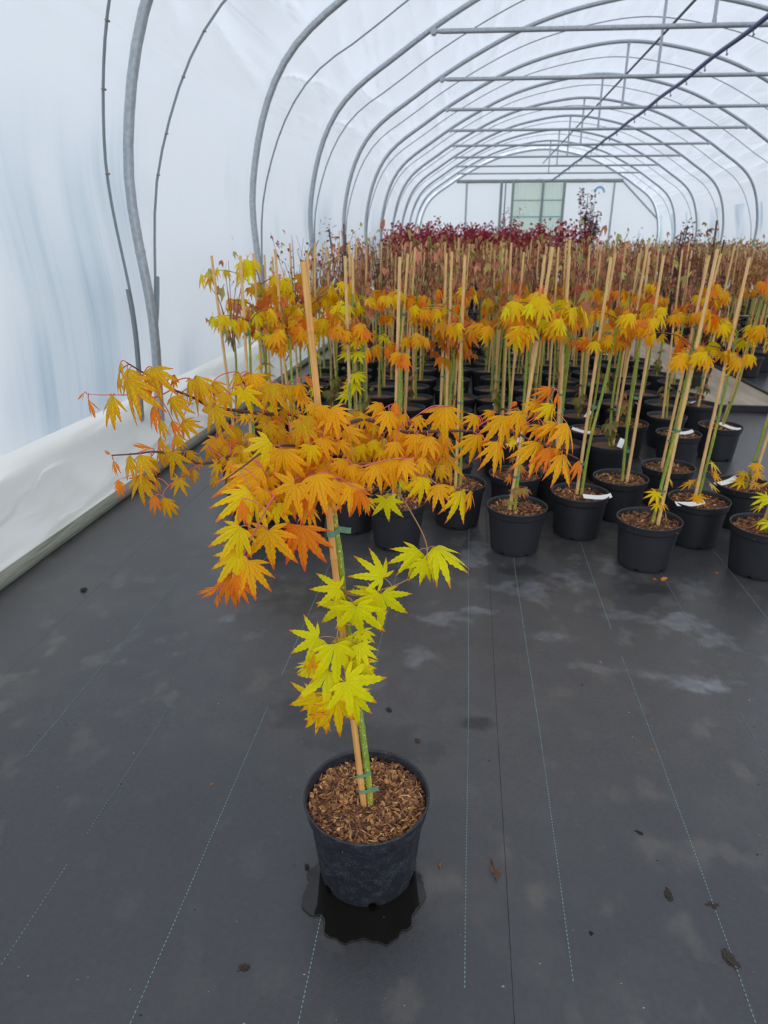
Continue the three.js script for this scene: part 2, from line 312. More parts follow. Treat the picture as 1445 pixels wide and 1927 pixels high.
  const og = new THREE.PlaneGeometry(120, 120); og.rotateX(-Math.PI / 2); og.translate(2, -0.03, -12);
  tag(mesh('ground_outside', og, std({ color: 0xb4b5a8, roughness: 1 })), 'pale open ground outside the tunnel', 'ground', null, 'structure');
  // concrete walkway between the plant blocks
  const mCon = std({ roughness: 0.9, map: canvasTex(256, 512, (u, v) => { const n = fbm(u * 9, v * 30, 2), m = sst(0, 0.3, fbm(u * 4, v * 10, 7)); return [172 + 40 * n - 16 * m, 156 + 40 * n - 16 * m, 136 + 38 * n - 16 * m]; }) });
  const wk = tag(mesh('path_walkway', box(0.74, 0.03, 20.5, 2.37, 0.015, -16.1), mCon), 'dusty brown walkway between the two blocks of pots', 'walkway', null, 'structure');
  for (const x of [1.985, 2.755]) mesh('edging', box(0.035, 0.05, 20.5, x, 0.025, -16.1), mPlastic, wk);
  mesh('edging', box(0.8, 0.05, 0.035, 2.37, 0.025, -5.84), mPlastic, wk);
}

// ---------------------------------------------------------------- leaves
// palmate blade: stalk end at the origin, middle lobe along +y, upper face +z; u runs across a lobe, v along it
function leafGeo({ angles, lens, width = 0.15, fold = 0.35, droop = 0.25, tent = 0.2, n = 14, teeth = 1, seed = 1, curl = 0, stalk = 0 }) {
  const pos = [], uv = [], idx = [], R = rng(seed), m = angles.length;
  for (let k = 0; k < m; k++) {
    const th = angles[k] + (R() - 0.5) * 0.08, L = lens[k] * (0.94 + 0.12 * R()), bend = (R() - 0.5) * 0.16, tipCurl = (R() - 0.7) * 0.35, twist = (R() - 0.5) * 0.5, b0 = pos.length / 3;
    const dl = k ? Math.abs(angles[k] - angles[k - 1]) : Math.abs(angles[1] - angles[0]), dr = k < m - 1 ? Math.abs(angles[k + 1] - angles[k]) : Math.abs(angles[m - 1] - angles[m - 2]);
    for (let i = 0; i <= n; i++) {
      const v = i / n, r = v * L;
      const bell = width * L * Math.pow(Math.sin(Math.PI * Math.pow(clamp(v * 0.92 + 0.08), 0.9)), 0.85) * (1 - 0.25 * v);
      for (const s of [-1, 0, 1]) {
        const tooth = teeth && i > n * 0.3 && i < n ? (i % 2 ? 0.13 : -0.1) * teeth : 0;
        let w = s * Math.min(Math.tan((s < 0 ? dl : dr) * 0.52) * r, bell) * (1 + tooth);
        const a = th + bend * v, rr = r + (s ? tooth * 0.05 * L : 0);
        let x = Math.sin(a) * rr + Math.cos(a) * w, y = Math.cos(a) * rr - Math.sin(a) * w;
        const d = Math.hypot(x, y);
        let z = -fold * Math.abs(w) - droop * d * d - tent * Math.abs(x) * (0.5 + d) + curl * (tipCurl * v * v * L + twist * w * v);
        y *= 1 - 0.12 * droop * d;
        pos.push(x, y, z); uv.push(0.5 + s * 0.5, v);
      }
    }
    for (let i = 0; i < n; i++) for (let s = 0; s < 2; s++) { const a = b0 + i * 3 + s, c = a + 3; idx.push(a, a + 1, c, a + 1, c + 1, c); }
  }
  if (stalk) {
    const b = pos.length / 3, w = 0.015; pos.push(-w, 0, 0, w, 0, 0, w, -stalk, -0.1, -w, -stalk, -0.1); uv.push(0.98, 0.98, 1, 1, 1, 1, 0.98, 1); idx.push(b, b + 1, b + 2, b, b + 2, b + 3);
  }
  return geo(pos, uv, idx);
}
const D2R = Math.PI / 180, deg = (a) => a.map((x) => x * D2R);
const L7 = [0.46, 0.74, 0.93, 1, 0.93, 0.74, 0.46];
const shapes = {
  w: [0, 1, 2].map((s) => leafGeo({ angles: deg([-112, -74, -36, 0, 36, 74, 112]), lens: L7, width: 0.125, fold: 0.22, droop: 0.14, tent: 0.06, seed: 11 + s, curl: 1 })),
  d: [0, 1, 2, 3].map((s) => leafGeo({ angles: deg([-76, -50, -25, 0, 25, 50, 76]), lens: [0.5, 0.78, 0.95, 1, 0.95, 0.78, 0.5], width: 0.115, fold: 0.5, droop: 0.22, tent: 0.38, seed: 31 + s, curl: 1 })),
  m: [0, 1, 2].map((s) => leafGeo({ angles: deg([-52, -35, -18, 0, 18, 35, 52]), lens: [0.52, 0.8, 0.95, 1, 0.95, 0.8, 0.52], width: 0.09, fold: 0.6, droop: 0.18, tent: 0.5, seed: 51 + s, curl: 1 })),
  n: [0, 1].map((s) => leafGeo({ angles: deg([-22, -10, 0, 10, 22]), lens: [0.7, 0.92, 1, 0.92, 0.75], width: 0.07, fold: 0.7, droop: 0.12, tent: 0.5, seed: 71 + s, curl: 1, n: 10 })),
};
const bgShapes = [0, 1, 2].map((s) => leafGeo({ angles: deg([-66, -44, -22, 0, 22, 44, 66]), lens: [0.5, 0.78, 0.95, 1, 0.95, 0.78, 0.5], width: 0.11, fold: 0.45, droop: 0.25, tent: 0.35, n: 4, teeth: 0, seed: 91 + s, stalk: 0.5 }));
const bgFlat = [0, 1].map((s) => leafGeo({ angles: deg([-108, -70, -35, 0, 35, 70, 108]), lens: L7, width: 0.12, fold: 0.2, droop: 0.15, tent: 0.1, n: 4, teeth: 0, seed: 97 + s, stalk: 0.5 }));
// pigment of a lobe: body colour, veins, margin and tip
function leafTex(body, body2, vein, rim, tip, seed) {
  return canvasTex(96, 192, (u, v) => {
    const x = Math.abs(u - 0.5) * 2, p = fbm(u * 5 + seed, v * 7, seed, 3);
    let c = body.map((b, i) => lerp(b, body2[i], clamp(0.5 + p * 1.8)));
    const q = ((v * 9 + x * 1.25 + (u > 0.5 ? 0.5 : 0)) % 1), side = sst(0.16, 0.02, Math.min(q, 1 - q)) * sst(1, 0.5, x) * 0.4, midrib = sst(0.1, 0.03, x) * 0.55;
    const k = Math.max(side, midrib); c = c.map((b, i) => lerp(b, vein[i], k));
    const e = sst(0.68, 1.0, x + 0.3 * p) * sst(0.28, 0.55, v); c = c.map((b, i) => lerp(b, rim[i], e));
    const t = sst(0.76, 0.98, v + 0.25 * p); return c.map((b, i) => lerp(b, tip[i], t));
  });
}
const leafBump = canvasTex(96, 192, (u, v) => { const x = Math.abs(u - 0.5) * 2, q = (v * 9 + x * 1.25 + (u > 0.5 ? 0.5 : 0)) % 1, k = 1 - 0.6 * sst(0.3, 0.02, Math.min(q, 1 - q)) * sst(1, 0.6, x) - 0.8 * sst(0.2, 0.02, x); return [255 * k, 255 * k, 255 * k]; }, false);
const leafMat = (...a) => phys({ map: leafTex(...a), bumpMap: leafBump, bumpScale: 0.0004, roughness: 0.62, transmission: 0.34, thickness: 0, specularIntensity: 0.35 });
const LM = {
  o: leafMat([255, 202, 8], [252, 174, 12], [206, 128, 14], [250, 118, 34], [250, 104, 54], 1),     // gold with orange margins
  g: leafMat([240, 196, 12], [228, 170, 14], [150, 116, 14], [236, 118, 36], [238, 100, 58], 2),     // olive gold
  y: leafMat([255, 226, 4], [248, 210, 4], [214, 174, 8], [250, 150, 26], [250, 118, 56], 3),         // yellow
  e: leafMat([248, 236, 2], [236, 232, 4], [222, 216, 10], [242, 214, 16], [244, 146, 60], 4),         // lime yellow
  r: leafMat([255, 160, 18], [254, 138, 26], [216, 104, 26], [250, 94, 44], [248, 80, 66], 5),          // orange red
  k: leafMat([196, 128, 94], [164, 136, 66], [132, 88, 64], [212, 118, 96], [220, 108, 100], 6),         // rosy brown
  u: leafMat([160, 176, 60], [176, 144, 82], [120, 136, 48], [190, 124, 88], [198, 108, 88], 7),        // dull green
};

// ---------------------------------------------------------------- pot, compost, stake, stem stock
const mPot = std({ roughness: 0.42, map: canvasTex(256, 128, (u, v) => { const n = 3 * N3(u * 60, v * 30, 2); return [44 + n, 45 + n, 49 + n]; }) });
const mPotMain = std({ roughness: 0.48, map: canvasTex(1024, 512, (u, v) => {
  const a = sst(-0.1, 0.22, fbm(u * 19, v * 5, 3, 4)) * 0.5 + 0.5 * sst(-0.05, 0.22, fbm(u * 45, v * 12, 5, 3)), s = sst(-0.05, 0.3, fbm(u * 280, v * 75, 4, 2));
  const sp2 = sst(0.3, 0.42, fbm(u * 340, v * 90, 8, 2)), band = sst(0.80, 0.815, v) * sst(0.835, 0.825, v) * sst(0, 0.25, fbm(u * 30, v * 60, 6, 3));
  const k = clamp(0.3 * (0.35 + a) * s + 0.07 * a + 0.5 * sp2 * (0.4 + a) + 0.7 * band); return [30 + 160 * k, 32 + 166 * k, 38 + 176 * k];
}) });
const POT_H = 0.214, RIM_R = 0.135;
function potGeo(n, notch) {
  const p = [[0.001, 0.004], [0.098, 0.004], [0.101, 0.0], [0.105, 0.003], [0.108, 0.02], [0.112, 0.06], [0.118, 0.12], [0.1235, 0.173], [0.1245, 0.178], [0.1295, 0.18], [0.1305, 0.184], [0.1325, 0.2], [0.1345, 0.207], [0.1355, 0.2105], [0.1352, 0.2135], [0.1335, 0.2145], [0.131, 0.2135], [0.1285, 0.208], [0.127, 0.19], [0.123, 0.17], [0.119, 0.165]];
  const g = new THREE.LatheGeometry(p.map(([x, y]) => new THREE.Vector2(x, y)), n), q = g.attributes.position, u = g.attributes.uv;
  for (let i = 0; i < q.count; i++) {
    const y = q.getY(i), a = Math.atan2(q.getZ(i), q.getX(i));
    u.setXY(i, u.getX(i), y / POT_H);
    if (notch && y < 0.005) { const f = (a / (2 * Math.PI) * 6 + 12.35) % 1; if (f < 0.16) q.setY(i, 0.014); }
  }
  g.computeVertexNormals(); return g;
}
const gPotMain = potGeo(120, true), gPot = potGeo(48, true), gPotFar = new THREE.LatheGeometry([[0.1, 0.002], [0.106, 0.01], [0.1235, 0.176], [0.13, 0.18], [0.135, 0.21], [0.13, 0.212], [0.126, 0.18]].map(([x, y]) => new THREE.Vector2(x, y)), 14);
const mSoil = std({ roughness: 0.95, map: canvasTex(256, 256, (u, v) => { const n = fbm(u * 24, v * 24, 1, 4), m = N3(u * 60, v * 60, 3); return [104 + 90 * n + 30 * m, 72 + 70 * n + 24 * m, 50 + 52 * n + 18 * m]; }) });
function soilGeo(n, rings, amp, seed) {
  const pos = [0, 0.191, 0], uv = [0.5, 0.5], idx = [];
  for (let i = 1; i <= rings; i++) for (let j = 0; j < n; j++) { const r = 0.1275 * i / rings, a = j / n * 2 * Math.PI, x = Math.cos(a) * r, z = Math.sin(a) * r; pos.push(x, 0.188 + amp * fbm(x * 40 + seed, z * 40, seed) + (i === rings ? -0.004 : 0.004 * Math.cos(r * 9)), z); uv.push(0.5 + x * 3.6, 0.5 + z * 3.6); }
  for (let j = 0; j < n; j++) idx.push(0, 1 + (j + 1) % n, 1 + j);
  for (let i = 0; i < rings - 1; i++) for (let j = 0; j < n; j++) { const a = 1 + i * n + j, b = 1 + i * n + (j + 1) % n, c = a + n, d = b + n; idx.push(a, b, c, b, d, c); }
  return geo(pos, uv, idx);
}
// bark chippings: flat splinters of several browns, strewn over the compost
function chipsGeo(count, seed, lift = 0.196, size = 1) {
  const R = rng(seed), pos = [], idx = [], col = [], c = new THREE.Color();
  const tones = [[0x8a5a3a], [0x6f452c], [0xa87446], [0xc4935a], [0x4d3022], [0x93653f], [0x7b5138]];
  for (let i = 0; i < count; i++) {
    const r = 0.124 * Math.sqrt(R()), a = R() * 6.283, long = R() < 0.3, l = size * (long ? 0.008 + 0.012 * R() : 0.004 + 0.007 * R()), w = size * (long ? 0.0012 + 0.0012 * R() : 0.002 + 0.0035 * R()), t = 0.0006 + 0.001 * R();
    const q = new THREE.Quaternion().setFromEuler(new THREE.Euler((R() - 0.5) * 1.5, R() * 6.283, (R() - 0.5) * 1.5)), ctr = V(Math.cos(a) * r, lift + 0.003 * R() + 0.004 * fbm(Math.cos(a) * r * 40, Math.sin(a) * r * 40, 3), Math.sin(a) * r), b = pos.length / 3;
    c.setHex(tones[Math.floor(R() * tones.length)][0]).multiplyScalar(0.65 + 0.95 * R());
    for (const [x, y, z] of [[-l, t, -w * 0.5], [-l * 0.5, t, w], [l * 0.7, t, w * 0.8], [l, t, -w * 0.2], [l * 0.2, t, -w], [0, -t * 2, 0]]) { const p = V(x, y, z).applyQuaternion(q).add(ctr); pos.push(p.x, p.y, p.z); col.push(c.r, c.g, c.b); }
    idx.push(b, b + 1, b + 2, b, b + 2, b + 3, b, b + 3, b + 4, b + 5, b + 1, b, b + 5, b + 2, b + 1, b + 5, b + 3, b + 2, b + 5, b + 4, b + 3, b + 5, b, b + 4);
  }
  const g = geo(pos, null, idx, col).toNonIndexed(); g.computeVertexNormals(); return g;
}
const mChips = std({ vertexColors: true, roughness: 0.85 });
const gSoil = [soilGeo(24, 6, 0.008, 1), soilGeo(24, 6, 0.01, 5)], gChips = [chipsGeo(300, 3, 0.193, 1.25), chipsGeo(300, 8, 0.193, 1.25)];
const bambooTex = canvasTex(64, 256, (u, v) => { const n = fbm(u * 14, v * 5, 2), m = fbm(u * 3, v * 12, 6); return [236 + 36 * n + 24 * m, 192 + 44 * n + 28 * m, 126 + 50 * n + 26 * m]; }, true, [1, 2]);
const mBamboo = std({ map: bambooTex, roughness: 0.62 });
const barkTex = canvasTex(64, 1024, (u, v) => { const n = fbm(u * 8, v * 20, 2), s = sst(0.1, 0.26, fbm(u * 14, v * 85, 5, 2)), k = sst(0.0, 0.3, fbm(u * 2, v * 6, 8)); return [132 + 40 * n + 60 * s + 40 * k, 156 + 36 * n + 46 * s + 8 * k, 54 + 26 * n + 80 * s]; }, true, [1, 1.6]);
const mStem = std({ map: barkTex, roughness: 0.6 });
const mTie = std({ color: 0x6f9a7c, roughness: 0.6 });
const mTwig = std({ color: 0x8a4a3c, roughness: 0.6 }), mPink = std({ color: 0xd8665c, roughness: 0.5 }), mTan = std({ color: 0xb08256, roughness: 0.6 }), mBrown = std({ color: 0x5e3f30, roughness: 0.65 });
const mLabel = std({ color: 0xf2f3ee, roughness: 0.4 });
// bamboo cane between two points, nodes at the given fractions
function caneGeo(a, b, r0, r1, nodes, n = 10, steps = 40) {
  const pts = [], rad = [], ts = []; for (let i = 0; i <= steps; i++) ts.push(i / steps);
  const L = a.distanceTo(b); for (const k of nodes) for (const d of [-0.006, -0.003, -0.001, 0.001, 0.003, 0.006]) ts.push(clamp(k + d / L));
  ts.sort((x, y) => x - y);
  let prev = -1; for (const t of ts) { if (t - prev < 1e-5) continue; prev = t; pts.push(a.clone().lerp(b, t)); let r = lerp(r0, r1, t); for (const k of nodes) { const d = (t - k) * L; r *= 1 + 0.13 * Math.exp(-(d * d) / 1.2e-5) - 0.06 * Math.exp(-((d + 0.003) * (d + 0.003)) / 2e-6); } rad.push(r); }
  return tube(pts, rad, n);
}
// band wound round two neighbouring shafts
function bandGeo(c1, c2, r1, r2, h) {
  const pts = [], c = c1.clone().lerp(c2, 0.5), d = V(c2.x - c1.x, 0, c2.z - c1.z), L = d.length(); d.normalize(); const s = V(-d.z, 0, d.x), pos = [], idx = [], n = 24;
  for (let i = 0; i <= n; i++) {
    const a = i / n * 2 * Math.PI, ca = Math.cos(a), sa = Math.sin(a), r = lerp(r1, r2, (ca + 1) / 2) + 0.0012;
    const p = c.clone().addScaledVector(d, ca * r + Math.sign(ca) * L / 2 * Math.min(1, Math.abs(ca) * 3)).addScaledVector(s, sa * r);
    p.y = lerp(c1.y, c2.y, (ca + 1) / 2); for (const q of [1, -1]) pos.push(p.x, p.y + q * h / 2, p.z);
  }
  for (let i = 0; i < n; i++) idx.push(i * 2, i * 2 + 1, i * 2 + 2, i * 2 + 1, i * 2 + 3, i * 2 + 2);
  return geo(pos, null, idx);
}
const _x = V(0, 0, 0), _y = V(0, 0, 0), _z = V(0, 0, 0), _m = new THREE.Matrix4();
function placeLeaf(o, p, dir, nor, s) {
  _y.copy(dir).normalize(); _z.copy(nor).addScaledVector(_y, -nor.dot(_y)).normalize(); _x.copy(_y).cross(_z);
  _m.makeBasis(_x, _y, _z); o.quaternion.setFromRotationMatrix(_m); o.position.copy(p); o.scale.setScalar(s);
}

// ---------------------------------------------------------------- the maple in front
{
  const potC = atH(690, 1492, POT_H); potC.y = 0;
  const T = thing('potted_maple', 'large orange and yellow weeping maple in a black pot standing alone in front', 'potted tree', potC);
  const loc = (p) => p.clone().sub(potC);
  const DS = 1.11;
  const pot = mesh('pot', gPotMain, mPotMain, T); pot.rotation.y = 0.5;
  mesh('compost', soilGeo(60, 14, 0.006, 3), mSoil, T);
  tag(mesh('bark_chippings', chipsGeo(1700, 21, 0.191), mChips, T), 'brown bark chippings covering the compost', null, null, 'stuff');
  const sb = atH(697, 1513, 0.19);
  const dOf = (p) => -p.z * cy + -p.x * sy * 1;   // distance ahead of the camera
  const kb = atH(685, 1520, 0.186);
  const dS = dOf(sb), dK = dOf(kb);
  const stemPx = [[697, 1513], [691, 1450], [681, 1372], [667, 1280], [655, 1190], [645, 1114], [640, 1057], [631, 993], [626, 958], [622, 905], [618, 872]];
  const stemP = smooth(stemPx.map(([x, y], i) => loc(at(x, y, lerp(dS, DS + 0.02, i / 10)))), 8); stemP[0].y -= 0.01;
  mesh('stem', tube(stemP, stemP.map((_, i) => { const t = i / (stemP.length - 1); let r = lerp(0.0072, 0.0066, t); for (const k of [0.07, 0.13, 0.2, 0.33, 0.5, 0.62, 0.76, 0.88]) r += 0.0009 * Math.exp(-Math.pow((t - k) / 0.006, 2)); return r; }), 14), mStem, T);
  const kTop = loc(at(571, 492, DS)), kBot = loc(kb);
  // the cane bends slightly: two straight runs
  const kMid = loc(at(627, 1042, lerp(dK, DS, 0.6)));
  const caneLow = caneGeo(kBot, kMid, 0.0068, 0.0062, [0.12, 0.985], 12), caneUp = caneGeo(kMid, kTop, 0.0062, 0.0054, [0.79], 12);
  const caneTex = canvasTex(64, 512, (u, v) => { const n = fbm(u * 12, v * 9, 2), m = fbm(u * 3, v * 14, 6), k = sst(0.55, 0.8, v); return [lerp(226, 228, k) + 36 * n + 26 * m, lerp(168, 192, k) + 42 * n + 30 * m, lerp(92, 142, k) + 44 * n + 28 * m]; }, true, [1, 0.85]);
  // honey toned cane, paler length above
  mesh('bamboo_stake', mergeGeometries([caneLow, caneUp]), std({ map: caneTex, roughness: 0.6 }), T);
  const onStem = (py) => { const t = stemPx.findIndex(([, y]) => y <= py), a = stemPx[t - 1], b = stemPx[t], k = (a[1] - py) / (a[1] - b[1]); return loc(at(lerp(a[0], b[0], k), py, lerp(dS, DS + 0.02, (t - 1 + k) / 10))); };
  const onCane = (y) => { const s = y < kMid.y ? [kBot, kMid] : [kMid, kTop]; return s[0].clone().lerp(s[1], (y - s[0].y) / (s[1].y - s[0].y)); };
  for (const [py, fl] of [[1452, 0], [1482, 1], [996, 1]]) {
    const a = onStem(py), b = onCane(a.y); const o = mesh('plant_tie', bandGeo(b, a, 0.0064, 0.0071, py < 1100 ? 0.012 : 0.009), mTie, T);
    if (fl) { const e = py < 1100 ? 0.022 : 0.014; const g = new THREE.PlaneGeometry(e, 0.012, 4, 1); const q = g.attributes.position; for (let i = 0; i < q.count; i++) q.setZ(i, 0.003 * Math.sin(q.getX(i) * 200)); g.computeVertexNormals(); g.rotateY(0.3); g.rotateZ(py < 1100 ? -0.06 : 0.5); g.translate(a.x + 0.007 + e / 2, a.y + 0.001, a.z + 0.004); mesh('tie_end', g, mTie, o); }
  }
  // branches: [material, base radius, tip radius, points as x, y, distance offset from the stem]
  const c1 = (k, X, Y) => k === 1 ? [130 + X * 0.27682, 660 + Y * 0.27682] : k === 2 ? [400 + X * 0.27682, 660 + Y * 0.27682] : k === 3 ? [700 + X * 0.28374, 700 + Y * 0.28374] : [530 + X * 0.25606, 960 + Y * 0.25606];
  const BR = [
    ['b', 0.0045, 0.0012, [[619, 876, 0.02], [590, 815, 0.06], [555, 782, 0.09], [505, 779, 0.1], [440, 772, 0.1], [393, 764, 0.1], [365, 749, 0.1], [324, 732, 0.1], [290, 712, 0.1], [266, 699, 0.09], [238, 682, 0.08]]],
    ['p', 0.0016, 0.0008, [[324, 733, 0.1], [290, 748, 0.09], [255, 744, 0.08], [221, 743, 0.07], [186, 743, 0.06], [163, 741, 0.05]]],
    ['b', 0.004, 0.0011, [[616, 880, 0.02], [540, 850, 0.04], [448, 856, 0.05], [379, 872, 0.04], [324, 855, 0.03], [290, 850, 0.02], [255, 854, 0.01], [210, 857, 0]]],
    ['p', 0.0016, 0.0008, [[379, 872, 0.04], [345, 895, 0.02], [312, 920, 0], [302, 945, -0.01]]],
    ['p', 0.0014, 0.0008, [[290, 852, 0.02], [265, 885, 0.01], [223, 903, 0.01]]],
    ['p', 0.0028, 0.0010, [[610, 884, 0], [560, 900, -0.1], [515, 935, -0.16], [491, 978, -0.17], [472, 1014, -0.17], [457, 1047, -0.17], [429, 1083, -0.17], [406, 1118, -0.17]]],
    ['p', 0.0022, 0.0010, [[614, 884, 0], [585, 893, -0.08], [568, 915, -0.13], [569, 950, -0.14], [566, 990, -0.14]]],
    ['b', 0.0042, 0.0012, [[620, 872, 0.02], [632, 825, 0.03], [657, 797, 0.03], [693, 790, 0.03], [729, 806, 0.02], [760, 813, 0.02], [836, 811, 0.02], [896, 811, 0.02], [970, 815, 0.01], [1001, 830, 0], [1040, 840, -0.01], [1088, 864, -0.02]]],
    ['p', 0.0018, 0.0009, [[965, 813, 0.01], [985, 800, 0.01], [1012, 780, 0.01], [1030, 756, 0], [1043, 734, 0]]],
    ['p', 0.0018, 0.0009, [[893, 811, 0.02], [903, 800, 0.02], [920, 790, 0.02], [955, 776, 0.02]]],
    ['p', 0.0018, 0.0009, [[890, 811, 0.02], [912, 826, 0], [935, 836, -0.01]]],
    ['p', 0.0026, 0.001, [[622, 880, 0], [645, 885, -0.08], [677, 879, -0.12], [732, 865, -0.12], [782, 862, -0.11]]],
    ['t', 0.0026, 0.001, [[622, 878, 0.02], [690, 872, 0.01], [745, 880, -0.02], [800, 896, -0.03], [842, 924, -0.04], [882, 922, -0.04]]],
    ['t', 0.0014, 0.0012, [[738, 879, -0.02], [746, 918, -0.02], [770, 958, -0.02], [796, 1006, -0.02], [803, 1029, -0.02], [804, 1045, -0.02]]],
    ['p', 0.0024, 0.001, [[617, 884, 0], [625, 896, -0.1], [650, 907, -0.15], [690, 926, -0.16]]],
    ['p', 0.0026, 0.001, [[619, 878, 0.01], [606, 858, -0.04], [597, 842, -0.06], [596, 838, -0.06]]],
    ['b', 0.003, 0.001, [[618, 874, 0.02], [612, 830, 0.06], [620, 790, 0.09], [610, 765, 0.11]]],
    ['b', 0.003, 0.001, [[616, 876, 0.01], [560, 840, -0.04], [505, 845, -0.08], [455, 880, -0.11], [420, 905, -0.12]]],
    ['b', 0.003, 0.001, [[505, 779, 0.1], [480, 750, 0.1], [455, 715, 0.1], [448, 700, 0.1]]],
    ['p', 0.0016, 0.0008, [[545, 782, 0.09], [530, 735, 0.08], [555, 715, 0.06], [585, 708, 0.05]]],
    ['p', 0.0018, 0.0009, [[700, 792, 0.03], [715, 775, 0.03], [728, 765, 0.03], [745, 758, 0.03]]],
    ['p', 0.0018, 0.0009, [[745, 810, 0.02], [765, 795, 0.01], [790, 778, 0.0]]],
    ['t', 0.002, 0.001, [[643, 1112, 0], [655, 1117, -0.01], [676, 1121, -0.02], [706, 1113, -0.03], [745, 1101, -0.03], [768, 1090, -0.03]]],
    ['t', 0.002, 0.0009, [[655, 1124, -0.01], [662, 1131, -0.02], [650, 1147, -0.04], [638, 1176, -0.05], [634, 1210, -0.06], [642, 1270, -0.07], [628, 1325, -0.07]]],
  ];
  const bm = { b: mBrown, p: mPink, t: mTan }, nodes = [];
  for (const [mk, r0, r1, pp] of BR) {
    const p = smooth(pp.map(([x, y, d]) => loc(at(x, y, DS + d))), 5);
    mesh('branch', tube(p, p.map((_, i) => (mk === 'p' ? 0.7 : 1) * lerp(r0, r1, i / (p.length - 1))), 6), bm[mk], T);
    p.forEach((q, i) => { if (i > 3) nodes.push(q); });
  }
  // leaves: crop, stalk end, tip of the middle lobe, distance offset, shape, colour
  const LV = [];
  const add = (crop, list) => { for (const [bx, by, tx, ty, d, sh, col] of list) { const a = c1(crop, bx, by), b = c1(crop, tx, ty); LV.push([a[0], a[1], b[0], b[1], d, sh, col]); } };
  add(1, [
    [352, 75, 312, 148, 0.08, 'm', 'g'], [395, 120, 455, 262, 0.07, 'm', 'g'], [560, 112, 585, 305, 0.08, 'd', 'g'], [335, 168, 298, 270, 0.09, 'm', 'g'], [392, 190, 435, 425, 0.06, 'd', 'g'],
    [300, 308, 195, 448, 0.06, 'd', 'g'], [130, 325, 150, 455, 0.05, 'n', 'r'], [104, 284, 52, 322, 0.05, 'n', 'r'], [822, 188, 800, 335, 0.09, 'd', 'g'], [866, 168, 896, 375, 0.09, 'm', 'g'],
    [985, 200, 1012, 335, 0.09, 'm', 'g'], [945, 218, 920, 310, 0.1, 'm', 'g'], [718, 168, 672, 240, 0.1, 'm', 'g'], [720, 165, 715, 238, 0.1, 'n', 'g'], [548, 238, 490, 310, 0.1, 'm', 'g'],
    [690, 318, 745, 470, 0.06, 'd', 'g'], [575, 375, 520, 512, 0.06, 'm', 'r'], [622, 465, 590, 582, 0.05, 'm', 'g'], [742, 308, 770, 370, 0.12, 'm', 'g'], [980, 388, 1000, 640, 0.04, 'w', 'g'],
    [700, 470, 690, 575, 0.06, 'm', 'r'], [620, 585, 586, 680, 0.05, 'm', 'g'], [720, 568, 785, 660, 0.05, 'm', 'g'], [565, 665, 450, 622, 0.03, 'n', 'r'], [284, 706, 238, 684, 0.0, 'n', 'r'],
    [300, 742, 322, 842, 0.0, 'n', 'r'], [415, 708, 356, 825, 0.02, 'm', 'g'], [484, 708, 455, 880, 0.0, 'd', 'g'], [335, 876, 310, 968, 0.01, 'm', 'r'], [480, 848, 465, 1015, 0.0, 'd', 'g'],
    [560, 720, 530, 835, 0.01, 'm', 'g'], [622, 680, 600, 770, 0.03, 'm', 'g'], [700, 692, 695, 865, 0.01, 'w', 'g'], [800, 680, 862, 735, 0.04, 'm', 'g'], [600, 868, 590, 965, 0.0, 'n', 'g'],
    [745, 872, 715, 985, 0.0, 'w', 'g'], [590, 982, 530, 1085, -0.01, 'm', 'r'], [646, 998, 668, 1130, -0.01, 'm', 'o'], [950, 624, 1040, 668, 0.05, 'n', 'g'], [1100, 612, 1098, 672, 0.06, 'm', 'r'],
    [930, 660, 965, 725, 0.05, 'm', 'g'], [1010, 768, 945, 845, 0.02, 'w', 'g'], [790, 790, 750, 862, 0.03, 'm', 'g'], [850, 800, 818, 885, 0.02, 'm', 'g'], [1022, 848, 950, 892, 0.02, 'm', 'g'],
    [890, 720, 850, 790, 0.04, 'm', 'g'], [1060, 720, 1000, 770, 0.03, 'm', 'g'], [1150, 640, 1085, 720, 0.05, 'd', 'g'], [770, 480, 850, 560, 0.07, 'd', 'g'], [1000, 640, 1030, 710, 0.08, 'm', 'g'],
    [1165, 1195, 1030, 1400, -0.17, 'd', 'y'], [1355, 1222, 1360, 1490, -0.16, 'w', 'o'], [1155, 1368, 1010, 1545, -0.17, 'd', 'y'], [1215, 1425, 1240, 1655, -0.17, 'd', 'o'],
    [1100, 1530, 1050, 1745, -0.17, 'm', 'r'], [1125, 1530, 1180, 1690, -0.18, 'm', 'r'], [1022, 1608, 880, 1645, -0.17, 'n', 'r'], [1008, 1655, 985, 1752, -0.17, 'n', 'r'],
  ]);
